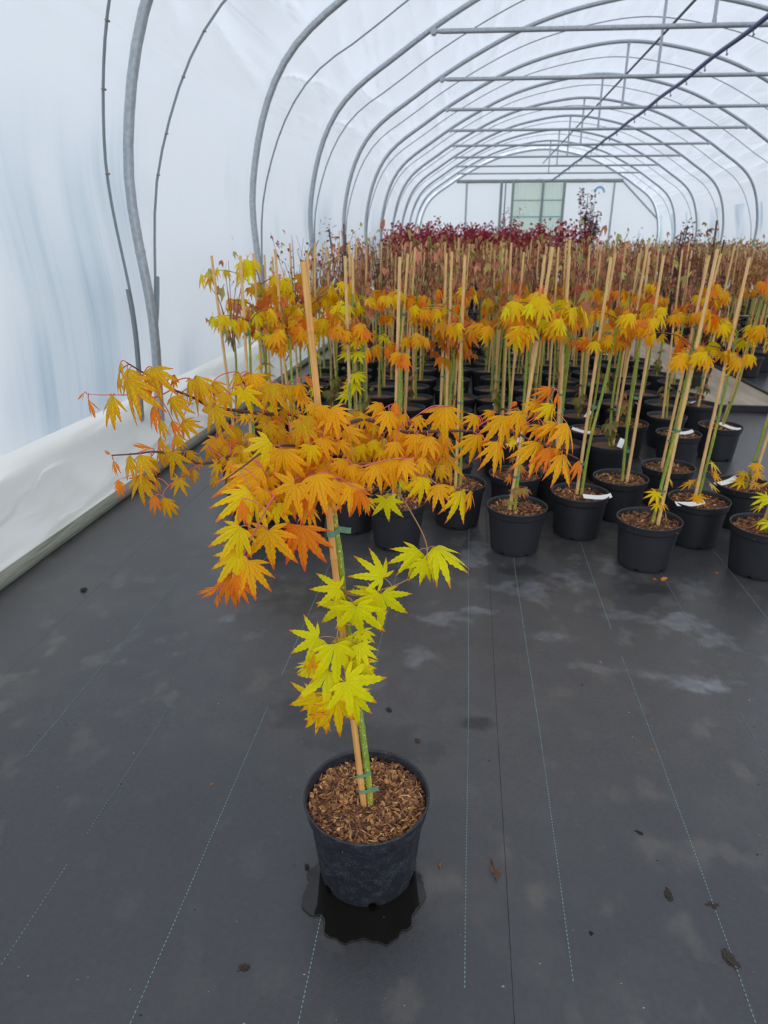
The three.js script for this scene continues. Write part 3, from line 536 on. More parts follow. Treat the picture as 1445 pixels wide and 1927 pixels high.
  add(2, [
    [175, 138, 105, 262, 0.1, 'm', 'g'], [240, 148, 200, 265, 0.1, 'm', 'g'], [268, 155, 290, 310, 0.09, 'd', 'o'], [390, 218, 395, 415, 0.06, 'd', 'g'], [212, 268, 245, 445, 0.06, 'w', 'y'],
    [95, 285, 20, 380, 0.07, 'd', 'g'], [512, 235, 520, 365, 0.05, 'd', 'g'], [590, 215, 612, 330, 0.04, 'm', 'o'], [618, 170, 705, 230, 0.04, 'n', 'r'], [600, 298, 662, 375, 0.05, 'd', 'o'],
    [692, 358, 628, 445, 0.05, 'd', 'o'], [745, 372, 770, 465, 0.04, 'd', 'o'], [805, 388, 905, 480, 0.03, 'd', 'o'], [700, 408, 765, 445, 0.02, 'm', 'o'], [372, 505, 400, 650, 0.02, 'w', 'g'],
    [640, 500, 530, 560, 0.02, 'd', 'o'], [725, 508, 680, 610, 0, 'd', 'o'], [820, 505, 805, 615, 0, 'd', 'o'], [905, 525, 1010, 630, 0, 'd', 'o'], [740, 588, 790, 735, -0.07, 'd', 'o'],
    [662, 638, 650, 785, -0.09, 'd', 'y'], [480, 668, 490, 890, -0.12, 'd', 'o'], [390, 615, 205, 770, -0.09, 'd', 'y'], [335, 795, 55, 890, -0.1, 'd', 'o'], [300, 880, 100, 975, -0.12, 'd', 'o'],
    [255, 955, 35, 1095, -0.14, 'd', 'y'], [200, 1005, 200, 1185, -0.16, 'n', 'r'], [292, 995, 280, 1200, -0.15, 'm', 'y'], [560, 905, 445, 1110, -0.17, 'w', 'o'], [352, 945, 300, 1085, -0.16, 'd', 'o'],
    [430, 1035, 425, 1205, -0.15, 'd', 'y'], [705, 838, 765, 1045, -0.17, 'd', 'o'], [830, 872, 842, 1065, -0.16, 'm', 'o'], [610, 955, 608, 1120, -0.15, 'm', 'r'], [652, 1045, 660, 1180, -0.13, 'm', 'o'],
    [890, 738, 862, 860, -0.12, 'd', 'o'], [935, 778, 965, 905, -0.12, 'd', 'o'], [1042, 800, 1000, 930, -0.12, 'd', 'o'], [950, 895, 935, 1085, -0.15, 'd', 'o'], [992, 945, 1012, 1115, -0.16, 'm', 'r'],
    [1042, 995, 1072, 1082, -0.13, 'm', 'y'], [1138, 355, 1090, 445, 0.03, 'd', 'o'], [1240, 348, 1285, 435, 0.02, 'm', 'r'], [1200, 408, 1215, 565, 0.01, 'd', 'o'], [1042, 435, 1005, 525, 0.03, 'd', 'o'],
    [1100, 508, 1090, 575, 0.03, 'w', 'y'], [1310, 425, 1300, 510, 0.01, 'm', 'o'], [1392, 445, 1440, 540, 0, 'd', 'o'], [1255, 545, 1225, 640, 0, 'd', 'o'], [1385, 570, 1385, 730, -0.02, 'd', 'o'],
    [1240, 615, 1275, 735, -0.03, 'd', 'o'], [1165, 670, 1180, 755, -0.02, 'd', 'y'], [1120, 765, 1160, 925, -0.12, 'd', 'o'], [1212, 738, 1245, 935, -0.12, 'd', 'o'], [1295, 738, 1385, 850, -0.11, 'd', 'o'],
    [1185, 965, 1205, 1010, -0.02, 'm', 'e'], [1180, 1008, 1185, 1165, -0.03, 'w', 'e'], [600, 1188, 590, 1475, -0.15, 'd', 'r'], [560, 1195, 470, 1280, -0.14, 'm', 'r'],
    [560, 760, 600, 850, -0.06, 'd', 'o'], [860, 610, 900, 700, -0.02, 'd', 'o'], [1000, 640, 1050, 740, 0, 'd', 'y'], [1080, 610, 1130, 690, 0, 'd', 'y'], [930, 650, 980, 740, -0.03, 'd', 'g'],
    [560, 560, 520, 650, 0.05, 'd', 'g'], [440, 540, 520, 620, 0.05, 'd', 'g'], [150, 720, 120, 790, 0.02, 'd', 'g'], [260, 560, 240, 640, 0.04, 'd', 'g'], [340, 430, 300, 520, 0.08, 'd', 'g'],
    [470, 400, 520, 480, 0.09, 'd', 'g'], [560, 400, 600, 470, 0.09, 'd', 'g'], [840, 800, 800, 880, -0.02, 'd', 'y'], [900, 860, 870, 940, -0.03, 'd', 'y'], [1060, 700, 1010, 790, 0.02, 'd', 'g'],
    [450, 950, 400, 1050, -0.08, 'd', 'o'], [520, 1020, 560, 1130, -0.1, 'd', 'o'], [380, 860, 420, 950, -0.1, 'd', 'o'], [1300, 640, 1320, 720, 0.01, 'd', 'o'], [1400, 640, 1440, 730, 0.0, 'd', 'o'],
    [1250, 860, 1380, 940, -0.03, 'n', 'e'], [1040, 560, 1000, 650, 0.04, 'd', 'g'], [900, 450, 960, 510, 0.05, 'd', 'o'], [800, 620, 850, 690, 0.02, 'd', 'y'], [690, 720, 720, 810, -0.05, 'd', 'o'],
  ]);
  add(3, [
    [482, 228, 490, 450, 0.02, 'd', 'o'], [510, 228, 545, 218, 0.02, 'n', 'r'], [692, 288, 640, 370, 0.02, 'd', 'o'], [712, 290, 720, 360, 0.03, 'n', 'r'], [790, 255, 775, 335, 0.02, 'd', 'o'], [872, 288, 870, 480, 0.0, 'd', 'o'], [702, 416, 690, 605, -0.01, 'd', 'o'], [832, 462, 850, 630, -0.01, 'd', 'o'],
    [962, 198, 925, 215, 0.02, 'm', 'r'], [982, 256, 985, 400, 0.01, 'd', 'o'], [1105, 195, 1050, 300, 0.01, 'd', 'o'], [1198, 212, 1170, 350, -0.01, 'd', 'y'], [1192, 106, 1118, 180, 0, 'm', 'r'], [1232, 132, 1242, 235, 0, 'n', 'r'],
    [1222, 335, 1190, 460, -0.01, 'd', 'o'], [1292, 338, 1355, 508, -0.02, 'd', 'o'], [940, 418, 965, 505, 0.01, 'm', 'y'], [1102, 465, 1075, 660, -0.01, 'd', 'o'], [1182, 492, 1182, 640, -0.02, 'm', 'r'],
    [1232, 485, 1235, 600, -0.01, 'm', 'o'], [1262, 545, 1325, 715, -0.02, 'd', 'o'], [1372, 585, 1400, 695, -0.02, 'm', 'r'], [1110, 350, 1100, 460, 0.01, 'd', 'o'], [1040, 350, 1010, 410, 0.01, 'm', 'o'], [1150, 370, 1130, 470, 0.0, 'd', 'o'],
    [345, 698, 335, 852, -0.05, 'd', 'y'], [442, 745, 478, 890, -0.05, 'd', 'o'], [592, 788, 630, 968, -0.05, 'd', 'y'], [545, 758, 495, 800, -0.04, 'm', 'y'], [650, 785, 690, 890, -0.04, 'm', 'o'], [520, 800, 560, 805, -0.04, 'n', 'r'],
    [300, 420, 290, 560, -0.01, 'd', 'o'], [370, 430, 420, 560, -0.02, 'd', 'o'], [240, 420, 200, 500, 0.0, 'd', 'o'], [330, 560, 400, 640, -0.03, 'd', 'o'], [120, 590, 130, 720, -0.1, 'd', 'o'], [200, 590, 260, 680, -0.1, 'd', 'o'], [40, 600, 30, 720, -0.11, 'm', 'o'],
    [360, 620, 380, 690, -0.02, 'd', 'y'], [440, 620, 510, 710, -0.03, 'm', 'g'], [190, 710, 270, 775, -0.03, 'n', 'e'], [120, 480, 160, 560, -0.01, 'd', 'o'], [60, 500, 90, 570, 0.0, 'd', 'y'],
  ]);
  add(4, [
    [745, 495, 590, 345, -0.03, 'w', 'e'], [425, 575, 228, 580, -0.02, 'w', 'e'], [445, 700, 280, 835, -0.02, 'w', 'e'], [1012, 295, 872, 460, -0.02, 'd', 'e'], [1062, 368, 1020, 540, -0.03, 'd', 'e'],
    [1085, 305, 1215, 430, -0.02, 'd', 'e'], [1128, 270, 1335, 395, -0.01, 'd', 'e'], [732, 618, 745, 862, -0.04, 'w', 'e'], [705, 612, 535, 680, -0.03, 'd', 'e'], [545, 708, 565, 955, -0.07, 'w', 'e'],
    [590, 878, 630, 1010, -0.05, 'd', 'e'], [565, 980, 625, 1140, -0.06, 'd', 'e'], [268, 940, 62, 1040, -0.06, 'w', 'e'], [392, 982, 425, 1275, -0.09, 'd', 'e'], [232, 1058, 235, 1255, -0.09, 'n', 'o'],
    [342, 1185, 145, 1380, -0.08, 'w', 'e'], [472, 1258, 695, 1440, -0.1, 'w', 'e'], [540, 1085, 650, 1175, -0.06, 'd', 'e'], [575, 1130, 625, 1275, -0.06, 'd', 'e'], [402, 1395, 435, 1645, -0.1, 'd', 'y'],
    [255, 1375, 160, 1590, -0.08, 'w', 'y'], [335, 1340, 340, 1610, -0.07, 'd', 'y'], [330, 1500, 222, 1512, -0.1, 'n', 'o'], [275, 1495, 255, 1635, -0.07, 'd', 'y'], [520, 1330, 560, 1560, -0.08, 'd', 'e'],
    [460, 940, 500, 1100, -0.05, 'd', 'e'], [540, 600, 528, 572, -0.02, 'n', 'e'], [210, 1130, 130, 1180, -0.06, 'm', 'e'],
  ]);
  { // inner leaves of the dense crown
    const F = rng(313); for (let i = 0; i < 78; i++) {
      const a = F() * 6.283, q = Math.sqrt(F()), x = 615 + Math.cos(a) * q * (Math.cos(a) < 0 ? 215 : 235), y = 838 + Math.sin(a) * q * 72, len = 26 + 26 * F(), t = (x - 615) / 240 + (F() - 0.5) * 1.2;
      LV.push([x, y, x + t * 26, y + len, 0.13 - 0.17 * F() * (0.5 + 0.5 * Math.sin(a)), F() < 0.7 ? 'd' : 'm', F() < 0.5 ? 'o' : F() < 0.6 ? 'g' : F() < 0.7 ? 'y' : 'r']);
    }
  }
  const R = rng(77), petMat = { g: mPink, o: mPink, r: mPink, y: mTan, e: mTan };
  const crownC = loc(at(610, 860, DS));
  const seen = LV.length;
  const toCam = V(0, EYE, 0).sub(potC).sub(crownC).normalize();
  for (let [bx, by, tx, ty, d, sh, col] of LV) {
    if (by > 752 && by < 960 && Math.abs((bx + tx) / 2 - lerp(605, 620, (by - 752) / 200)) < 42) d = Math.min(d, -0.045 - 0.02 * R());
    const p = loc(at(bx, by, DS + d)), L2 = Math.hypot(tx - bx, ty - by) / FPX * 1.15;
    const flat = sh === 'w', lean = flat ? (R() - 0.6) * 0.3 : -0.15 - 0.45 * R();
    const tip = loc(at(tx, ty, DS + d + lean * L2)), dir = tip.clone().sub(p), s = dir.length() * (sh === 'w' ? 1.18 : sh === 'n' ? 1.1 : 1.26);
    const outw = p.clone().sub(crownC); outw.y = 0; outw.multiplyScalar(1.2);
    const nor = toCam.clone().multiplyScalar(0.75).addScaledVector(UP, 0.5).add(outw).add(V(R() - 0.5, R() - 0.5, R() - 0.5).multiplyScalar(0.55));
    const set = shapes[sh], o = mesh('leaf', set[Math.floor(R() * set.length)], LM[col], T);
    placeLeaf(o, p, dir, nor, s);
    // stalk back to the nearest twig
    let best = null, bd = 1e9; for (const q of nodes) { const dd = q.distanceTo(p) + (q.y < p.y - 0.02 ? 0.02 : 0); if (dd < bd) { bd = dd; best = q; } }
    if (best && bd > 0.004 && bd < 0.075) {
      const mid = p.clone().lerp(best, 0.45).addScaledVector(UP, 0.1 * bd + 0.003).addScaledVector(dir, -0.08);
      const c = new THREE.QuadraticBezierCurve3(best, mid, p).getPoints(5); mesh('petiole', tube(c, 0.00095, 4, false), petMat[col], T);
    }
  }
  console.log('maple leaves', seen);
  // splash of water round the pot
  const ring = [], m = 260; for (let i = 0; i < m; i++) {
    const a = i / m * 2 * Math.PI, dx = Math.cos(a), dz = Math.sin(a);
    let r = 0.107 + 0.02 * fbm(dx * 4, dz * 4, 2, 5); const f = Math.max(0, dz); r += 0.075 * Math.pow(f, 0.9) * (1 + 0.7 * fbm(dx * 3.3, 3, 7, 3)) ; ring.push([dx * r, dz * r]);
  }
  const s = new THREE.Shape(ring.map(([x, z]) => new THREE.Vector2(x, -z))); const g = new THREE.ExtrudeGeometry(s, { depth: 0.0012, bevelEnabled: true, bevelSize: 0.002, bevelThickness: 0.0006, bevelSegments: 2, curveSegments: 4 });
  g.rotateX(-Math.PI / 2); g.translate(potC.x, 0.0026, potC.z);
  tag(mesh('puddle', g, std({ color: 0x16130f, roughness: 0.07 })), 'dark wet puddle on the fabric around the front pot', 'puddle');
}

// ---------------------------------------------------------------- saplings behind
// crown leaf colours by kind
const palettes = { gold: ['o', 'y', 'o', 'y', 'r', 'o'], yellow: ['y', 'y', 'y', 'o', 'e'], lime: ['e', 'e', 'y'], olive: ['g', 'y', 'o', 'y'], rose: ['k', 'k', 'u', 'r'], amber: ['o', 'r', 'o', 'g'] };
const gTie = new THREE.CylinderGeometry(0.016, 0.013, 0.011, 8, 1, true);
const gTag = (() => { const g = new THREE.BoxGeometry(0.13, 0.0015, 0.03, 10, 1, 1); const q = g.attributes.position; for (let i = 0; i < q.count; i++) { const x = q.getX(i); q.setY(i, q.getY(i) + 2.6 * x * x - 0.006 * Math.sin(x * 30)); } g.computeVertexNormals(); return g; })();
function sapling(name, pos, o, label, group) {
  const R = rng(o.seed), T = thing(name, label, 'potted tree', pos, group);
  mesh('pot', gPot, mPot, T).rotation.y = R() * 6.28; if (o.tilt) { T.rotation.z = o.tilt; }
  mesh('compost', gSoil[o.seed % 2], mSoil, T); const ch = mesh('bark_chippings', gChips[o.seed % 2], mChips, T); ch.userData.kind = 'stuff'; ch.rotation.y = R() * 6;
  const az = o.az ?? R() * 6.28, b = V((R() - 0.5) * 0.03, 0.19, (R() - 0.5) * 0.03), sh = o.stemH ?? 0.95;
  const top = b.clone().add(V(o.dx ?? (R() - 0.5) * 0.08, sh - 0.19, o.dz ?? (R() - 0.5) * 0.06));
  const q = [b, b.clone().lerp(top, 0.33).add(V((R() - 0.5) * 0.03, 0, (R() - 0.5) * 0.03)), b.clone().lerp(top, 0.66).add(V((R() - 0.5) * 0.02, 0, 0)), top];
  const sp = smooth(q, 5); mesh('stem', tube(sp, sp.map((_, i) => lerp(0.0075, 0.0055, i / sp.length) + (i % 4 === 2 ? 0.0008 : 0)), 8), mStem, T);
  const side = V(Math.cos(az) * 0.022, 0, Math.sin(az) * 0.022), kb = b.clone().add(side), kt = o.noStake ? null : top.clone().add(side.clone().multiplyScalar(-0.3)).sub(kb).normalize().multiplyScalar((o.stakeH ?? 1.26) - 0.19).add(kb);
  if (kt) {
    if (o.sx !== undefined) { kt.x = kb.x + o.sx; kt.z = kb.z + (o.sz ?? 0); }
    mesh('bamboo_stake', caneGeo(kb, kt, 0.0082, 0.0066, [0.1 + 0.1 * R(), 0.35 + 0.1 * R(), 0.62 + 0.1 * R(), 0.86], 8, 6), mBamboo, T);
    for (const f of [0.18, 0.55, 0.9]) { const c = sp[Math.round(f * (sp.length - 1))]; const t = (c.y - kb.y) / (kt.y - kb.y); const m2 = mesh('plant_tie', gTie, mTie, T); m2.position.copy(c.clone().lerp(kb.clone().lerp(kt, t), 0.5)); }
  }
  const pal = palettes[o.pal ?? 'gold'], nb = o.nb ?? 5, br = o.r ?? 0.2;
  const hang = (p, outd, s, cols, flat) => {
    const set = flat ? bgFlat : bgShapes, l = mesh('leaf', set[Math.floor(R() * set.length)], LM[cols[Math.floor(R() * cols.length)]], T);
    const dir = outd.clone().multiplyScalar(flat ? 0.7 : 0.45).add(V((R() - 0.5) * 0.7, flat ? -0.45 : -0.85, (R() - 0.5) * 0.7)), nor = outd.clone().multiplyScalar(0.55).add(V(0, 0.75, 0.35)).add(V((R() - 0.5) * 0.5, 0, (R() - 0.5) * 0.5));
    placeLeaf(l, p, dir, nor, s);
  };
  for (let i = 0; i < nb; i++) {
    const a = i / nb * 6.28 + R() * 0.9, od = V(Math.cos(a), 0, Math.sin(a)), len = br * (0.55 + 0.6 * R()), up = (o.rise ?? 0.3) * (0.4 + R());
    const s0 = sp[sp.length - 1 - Math.floor(R() * (o.spreadDown ?? 3))], pts = [s0, s0.clone().addScaledVector(od, len * 0.4).add(V(0, len * up, 0)), s0.clone().addScaledVector(od, len * 0.8).add(V(0, len * up * 1.1, 0)), s0.clone().addScaledVector(od, len).add(V(0, len * up * 0.8, 0))], c = smooth(pts, 3);
    mesh('branch', tube(c, c.map((_, k) => lerp(0.003, 0.0012, k / c.length)), 5, false), i % 2 ? mTwig : mStem, T);
    const nl = o.nl ?? 5; for (let k = 0; k < nl; k++) { const t = 0.3 + 0.7 * (k + R() * 0.6) / nl, p = c[Math.min(c.length - 1, Math.round(t * (c.length - 1)))].clone().add(V((R() - 0.5) * 0.05, (R() - 0.3) * 0.03, (R() - 0.5) * 0.05)); const od2 = od.clone().applyAxisAngle(UP, (R() - 0.5) * 2.2); hang(p, od2, (o.ls ?? 0.068) * (0.75 + 0.5 * R()), pal, o.flat && R() < 0.6); }
  }
  for (let k = 0; k < (o.low ?? 0); k++) { const f = o.lowAll ? 0.2 + 0.65 * R() : 0.03 + 0.22 * R(), p = sp[Math.round(f * (sp.length - 1))].clone(), a = R() * 6.28, od = V(Math.cos(a), 0, Math.sin(a)); p.addScaledVector(od, 0.015 + 0.03 * R()); hang(p, od, (o.lowS ?? 0.045) * (0.7 + 0.6 * R()), palettes[o.lowPal ?? 'rose'] ?? [o.lowPal], true); }
  if (o.tag) { const l = mesh('plant_label', gTag, mLabel, T); l.position.set(o.tag[0], 0.206, o.tag[1]); l.rotation.set(0.35, o.tag[2] ?? 0, 0.1); l.userData.label = 'white plant label lying on the compost'; }
  return T;
}
const placed = [];
const NEAR = [
  // rim centre in the picture, options, label
  [747, 941, { seed: 101, pal: 'amber', sx: 0.02, r: 0.16, stemH: 0.93 }, 'orange maple sapling whose pot shows right below the front maple\'s crown'],
  [863, 907, { seed: 102, pal: 'gold', dx: -0.03, r: 0.2, stemH: 1.0, nb: 6, low: 0, az: 3.1 }, 'maple sapling with straight green stem left of the bright yellow crown'],
  [973, 950, { seed: 103, pal: 'yellow', dx: 0.05, r: 0.16, stemH: 1.0, nb: 11, nl: 7, ls: 0.085, low: 9, sx: 0.09, stakeH: 1.3, az: 3.4, spreadDown: 2, rise: 0.6 }, 'sapling with the brightest yellow crown and a leafy stem foot'],
  [1092, 925, { seed: 104, pal: 'gold', dx: 0.07, r: 0.14, stemH: 1.0, nb: 7, nl: 5, tag: [0.07, 0.05, 0.1], sx: 0.03, az: 3.6 }, 'sapling with white label across its pot rim, in the front row'],
  [1222, 975, { seed: 105, pal: 'gold', dx: 0.06, r: 0.2, stemH: 0.98, nb: 6, low: 6, lowPal: 'yellow', lowS: 0.06, sx: 0.05, stakeH: 1.29, az: 0.5 }, 'front-row sapling with yellow fallen leaves on its dark compost'],
  [1316, 938, { seed: 106, pal: 'yellow', dx: 0.04, r: 0.17, stemH: 0.96, nb: 6, low: 9, lowPal: 'olive', lowS: 0.055, tag: [-0.06, 0.06, 0.2], az: 2.5, sx: 0.04 }, 'sapling with crumpled white label and small green shoot in its pot'],
  [1440, 987, { seed: 107, pal: 'olive', dx: 0.06, r: 0.2, stemH: 0.98, low: 12, lowPal: 'lime', lowS: 0.06, sx: 0.12 }, 'front-row sapling with fresh green shoot, cut by the picture edge'],
  [1168, 897, { seed: 108, pal: 'gold', dx: -0.01, r: 0.16, stemH: 1.0, nb: 5, az: 0.2, sx: 0.02 }, 'sapling behind the white-labelled front pot, stem tied twice to its cane'],
  [1258, 876, { seed: 109, pal: 'gold', dx: 0.05, r: 0.18, stemH: 0.98, nb: 5, sx: 0.06 }, 'sapling directly behind the pot with yellow fallen leaves'],
  [970, 890, { seed: 110, pal: 'amber', dx: 0.0, r: 0.17, stemH: 0.96, nb: 5, sx: 0.04, low: 5 }, 'sapling directly behind the brightest yellow crowned one'],
  [1402, 910, { seed: 111, pal: 'gold', dx: 0.07, r: 0.14, stemH: 0.9, nb: 4, low: 9, lowPal: 'olive', lowS: 0.055, tag: [-0.08, -0.03, 0.5], sx: 0.1 }, 'sapling with pointed white label and drooping young leaves near the walkway side'],
  [1110, 808, { seed: 112, pal: 'gold', r: 0.16, stemH: 1.02, nb: 5, tag: [-0.05, 0.03, -0.3] }, 'sapling with a curved white label, third row behind the labelled front pot'],
  [1277, 814, { seed: 113, pal: 'gold', r: 0.18, stemH: 1.0, nb: 6, tag: [0.03, -0.02, 0.2], dx: 0.05 }, 'sapling with a small white label flat in its pot, third row'],
  [1356, 800, { seed: 114, pal: 'amber', r: 0.16, stemH: 1.06, nb: 4, tag: [0.05, 0.02, -0.5], dx: 0.1, sx: 0.13, stakeH: 1.3 }, 'leaning sapling with a bright white label beside the bare floor'],
  [1180, 795, { seed: 115, pal: 'gold', r: 0.15, stemH: 1.0, nb: 5, low: 12, lowPal: 'rose', lowS: 0.06 }, 'sapling with reddish green bushy shoots around its stem foot'],
  [1046, 878, { seed: 116, pal: 'gold', r: 0.15, stemH: 0.97, nb: 4 }, 'sapling in deep shade behind the brightest yellow crown\'s pot'],
  [660, 915, { seed: 117, pal: 'amber', r: 0.16, stemH: 0.95, nb: 4, dx: 0.02 }, 'sapling half hidden behind the stem of the front maple'],
  [566, 920, { seed: 118, pal: 'gold', r: 0.15, stemH: 0.92, nb: 4, noStake: true }, 'unstaked sapling hidden below the front maple\'s crown'],
  [476, 905, { seed: 119, pal: 'yellow', r: 0.15, stemH: 0.98, nb: 4, low: 7, lowAll: true, lowS: 0.07, lowPal: 'olive', sx: 0.02 }, 'leftmost sapling of the front row near the film wall'],
  [512, 830, { seed: 120, pal: 'yellow', r: 0.28, stemH: 1.1, nb: 11, nl: 7, ls: 0.085, sx: 0.0, low: 12, lowAll: true, lowS: 0.075, lowPal: 'yellow', spreadDown: 6 }, 'tall golden olive sapling with a bare cane beside the film wall'],
  [600, 838, { seed: 121, pal: 'yellow', r: 0.26, stemH: 1.12, nb: 10, nl: 7, ls: 0.082, low: 10, lowAll: true, lowS: 0.07, lowPal: 'yellow', spreadDown: 6, dx: -0.02 }, 'golden sapling behind the top of the front maple\'s cane'],
  [668, 845, { seed: 122, pal: 'lime', r: 0.18, stemH: 1.06, nb: 6, nl: 5, ls: 0.075, flat: true, low: 26, lowAll: true, lowS: 0.075, lowPal: 'lime', spreadDown: 6, sx: 0.0, dx: 0 }, 'lime green sapling leafy all along its stem'],
  [750, 850, { seed: 123, pal: 'gold', r: 0.22, stemH: 1.02, nb: 7, nl: 5, low: 6 }, 'orange gold sapling between the lime green one and the straight green stem'],
  [830, 838, { seed: 124, pal: 'gold', r: 0.2, stemH: 1.0, nb: 6, low: 9, lowPal: 'rose' }, 'orange sapling with brown tufts low on its stem, behind the straight green stem'],
];
for (const [px, py, o, label] of NEAR) { const p = atH(px, py, POT_H); p.y = 0; placed.push(p); sapling('staked_sapling', p, o, label, 'saplings of the front rows'); }

// rows further back: a few made once, then copied
function leafyGeo(seed, count, h0, h1, rad, size, cols, hangDown = 0.7, shape = 0, tone = 1) {
  const R = rng(seed), pos = [], idx = [], col = [], c = new THREE.Color();
  const arms = 7; const A = Array.from({ length: arms }, () => [R() * 6.28, rad * (0.3 + 0.7 * R()), lerp(h0, h1, R())]);
  for (let i = 0; i < count; i++) {
    const [a, r, hh] = A[i % arms], t = R(), x = Math.cos(a) * r * t + (R() - 0.5) * 0.09 * rad / 0.15, z = Math.sin(a) * r * t + (R() - 0.5) * 0.09 * rad / 0.15, y = lerp(h0, hh, 0.2 + 0.8 * t) + (R() - 0.5) * 0.14;
    const s = size * (0.6 + 0.8 * R()), d = V((R() - 0.5), -hangDown * (0.3 + R()), (R() - 0.5)).normalize(), n = V(R() - 0.5, 0.7, R() - 0.3).normalize(), e = d.clone().cross(n).normalize();
    c.setHex(cols[Math.floor(R() * cols.length)]).multiplyScalar(tone * (0.8 + 0.4 * R()));
    // one leaf: three long lobes
    for (const [ang, l] of shape ? [[-0.6, 0.8], [0, 1], [0.6, 0.8]] : [[-0.5, 0.75], [0.15, 1]]) {
      const dd = d.clone().multiplyScalar(Math.cos(ang)).addScaledVector(e, Math.sin(ang)), ee = d.clone().multiplyScalar(-Math.sin(ang)).addScaledVector(e, Math.cos(ang)), b = pos.length / 3, p = V(x, y, z);
      const q = [p, p.clone().addScaledVector(dd, s * l * 0.5).addScaledVector(ee, s * 0.17), p.clone().addScaledVector(dd, s * l).addScaledVector(n, -s * 0.2), p.clone().addScaledVector(dd, s * l * 0.5).addScaledVector(ee, -s * 0.17)];
      for (const v of q) { pos.push(v.x, v.y, v.z); col.push(c.r, c.g, c.b); } idx.push(b, b + 1, b + 2, b, b + 2, b + 3);
    }
  }
  return geo(pos, null, idx, col);
}
const mLeafy = phys({ vertexColors: true, roughness: 0.65, transmission: 0.3, thickness: 0, specularIntensity: 0.3 });
function twigGeo(seed, h0, h1, rad, n = 6) {
  const R = rng(seed), g = []; for (let i = 0; i < n; i++) { const a = R() * 6.28, r = rad * (0.3 + 0.7 * R()), s = V(0, lerp(h0 - 0.1, h0 + 0.1, R()), 0); g.push(tube(smooth([s, V(Math.cos(a) * r * 0.5, lerp(s.y, h1, 0.45), Math.sin(a) * r * 0.5), V(Math.cos(a) * r, lerp(h0, h1, 0.5 + 0.5 * R()), Math.sin(a) * r)], 2), [0.003, 0.0026, 0.002, 0.0016, 0.001], 4, false)); }
  return mergeGeometries(g);
}
const ROSE = [0xb8805f, 0xa8704f, 0x8f8a4e, 0xc4856a, 0x9a6a52, 0xa39a58], DARK = [0x8a3f44, 0x7a3438, 0x93504a, 0x6e2f36, 0xa06050], WINE = [0x7c2432, 0x8e2c38, 0x6a1e2c, 0x9a3a42, 0x7d2f34], RUST = [0xa86a42, 0x9a7046, 0xb07f55, 0x8d5c40, 0xa18a4c], TUFT = [0x7f8a3e, 0x9a6a50, 0x8d8048], ORNG = [0xe08a28, 0xe0a020, 0xd97a38, 0xd8b020];
const kinds = {
  rose: [0, 1, 2, 3].map((s) => [leafyGeo(200 + s, 38, 0.85, 1.38, 0.16, 0.055, ROSE, 1, 0, 1.45), twigGeo(200 + s, 0.85, 1.32, 0.15)]),
  dark: [0, 1, 2].map((s) => [leafyGeo(220 + s, 90, 0.8, 1.42, 0.2, 0.027, DARK, 0.3, 0, 1.6), twigGeo(220 + s, 0.8, 1.45, 0.19, 9)]),
  wine: [0, 1, 2].map((s) => [leafyGeo(240 + s, 190, 1.0, 1.62, 0.22, 0.05, WINE, 0.4, 1, 1.9), twigGeo(240 + s, 0.9, 1.55, 0.18)]),
  rust: [0, 1, 2].map((s) => [leafyGeo(260 + s, 90, 0.8, 1.36, 0.18, 0.05, RUST, 0.7, 0, 1.45), twigGeo(260 + s, 0.8, 1.3, 0.16)]),
  orange: [0, 1].map((s) => [leafyGeo(280 + s, 70, 0.82, 1.08, 0.2, 0.065, ORNG, 0.9, 1), twigGeo(280 + s, 0.8, 1.02, 0.16)]),
};
const gTuft = [0, 1].map((s) => leafyGeo(300 + s, 14, 0.24, 0.42, 0.07, 0.05, TUFT, 0.5, 1));
const caneV = [0, 1, 2].map((s) => { const R = rng(400 + s); return caneGeo(V(0.02, 0.19, 0), V(0.02, 1.27, 0), 0.0082, 0.0066, [0.12 + 0.1 * R(), 0.38 + 0.1 * R(), 0.63 + 0.1 * R(), 0.88], 6, 4); });
const stemV = [0, 1, 2].map((s) => { const R = rng(420 + s), p = smooth([V(0, 0.19, 0), V((R() - 0.5) * 0.03, 0.45, (R() - 0.5) * 0.03), V((R() - 0.5) * 0.03, 0.75, 0), V(0, 1.0, 0)], 3); return tube(p, p.map((_, i) => lerp(0.0075, 0.005, i / p.length)), 6, false); });
const protos = {};
function proto(kind, v) {
  const key = kind + v; if (protos[key]) return protos[key];
  const T = new THREE.Group(), K = kinds[kind][v % kinds[kind].length];
  mesh('pot', gPotFar, mPot, T); mesh('compost', soilGeo(12, 2, 0.006, v), mSoil, T);
  const lean = mesh('bamboo_stake', caneV[v % 3], mBamboo, T); lean.rotation.set((v % 3 - 1) * 0.025, 0, (v % 5 - 2) * 0.02);
  mesh('stem', stemV[v % 3], mStem, T); for (const y of [0.4, 0.85]) { const t = mesh('plant_tie', gTie, mTie, T); t.position.set(0.012, y, 0); }
  mesh('branch', K[1], kind === 'wine' || kind === 'dark' ? mBrown : mTwig, T); mesh('foliage', K[0], mLeafy, T).userData.kind = 'stuff';
  if (v % 2) mesh('foliage', gTuft[v % 2], mLeafy, T).userData.kind = 'stuff';
  if (v % 4 === 1) { const l = mesh('plant_label', gTag, mLabel, T); l.position.set(0.03, 0.206, 0.05); l.rotation.set(0.3, 0.4, 0.1); }
  return protos[key] = T;
}
const R2 = rng(909), spots = [];
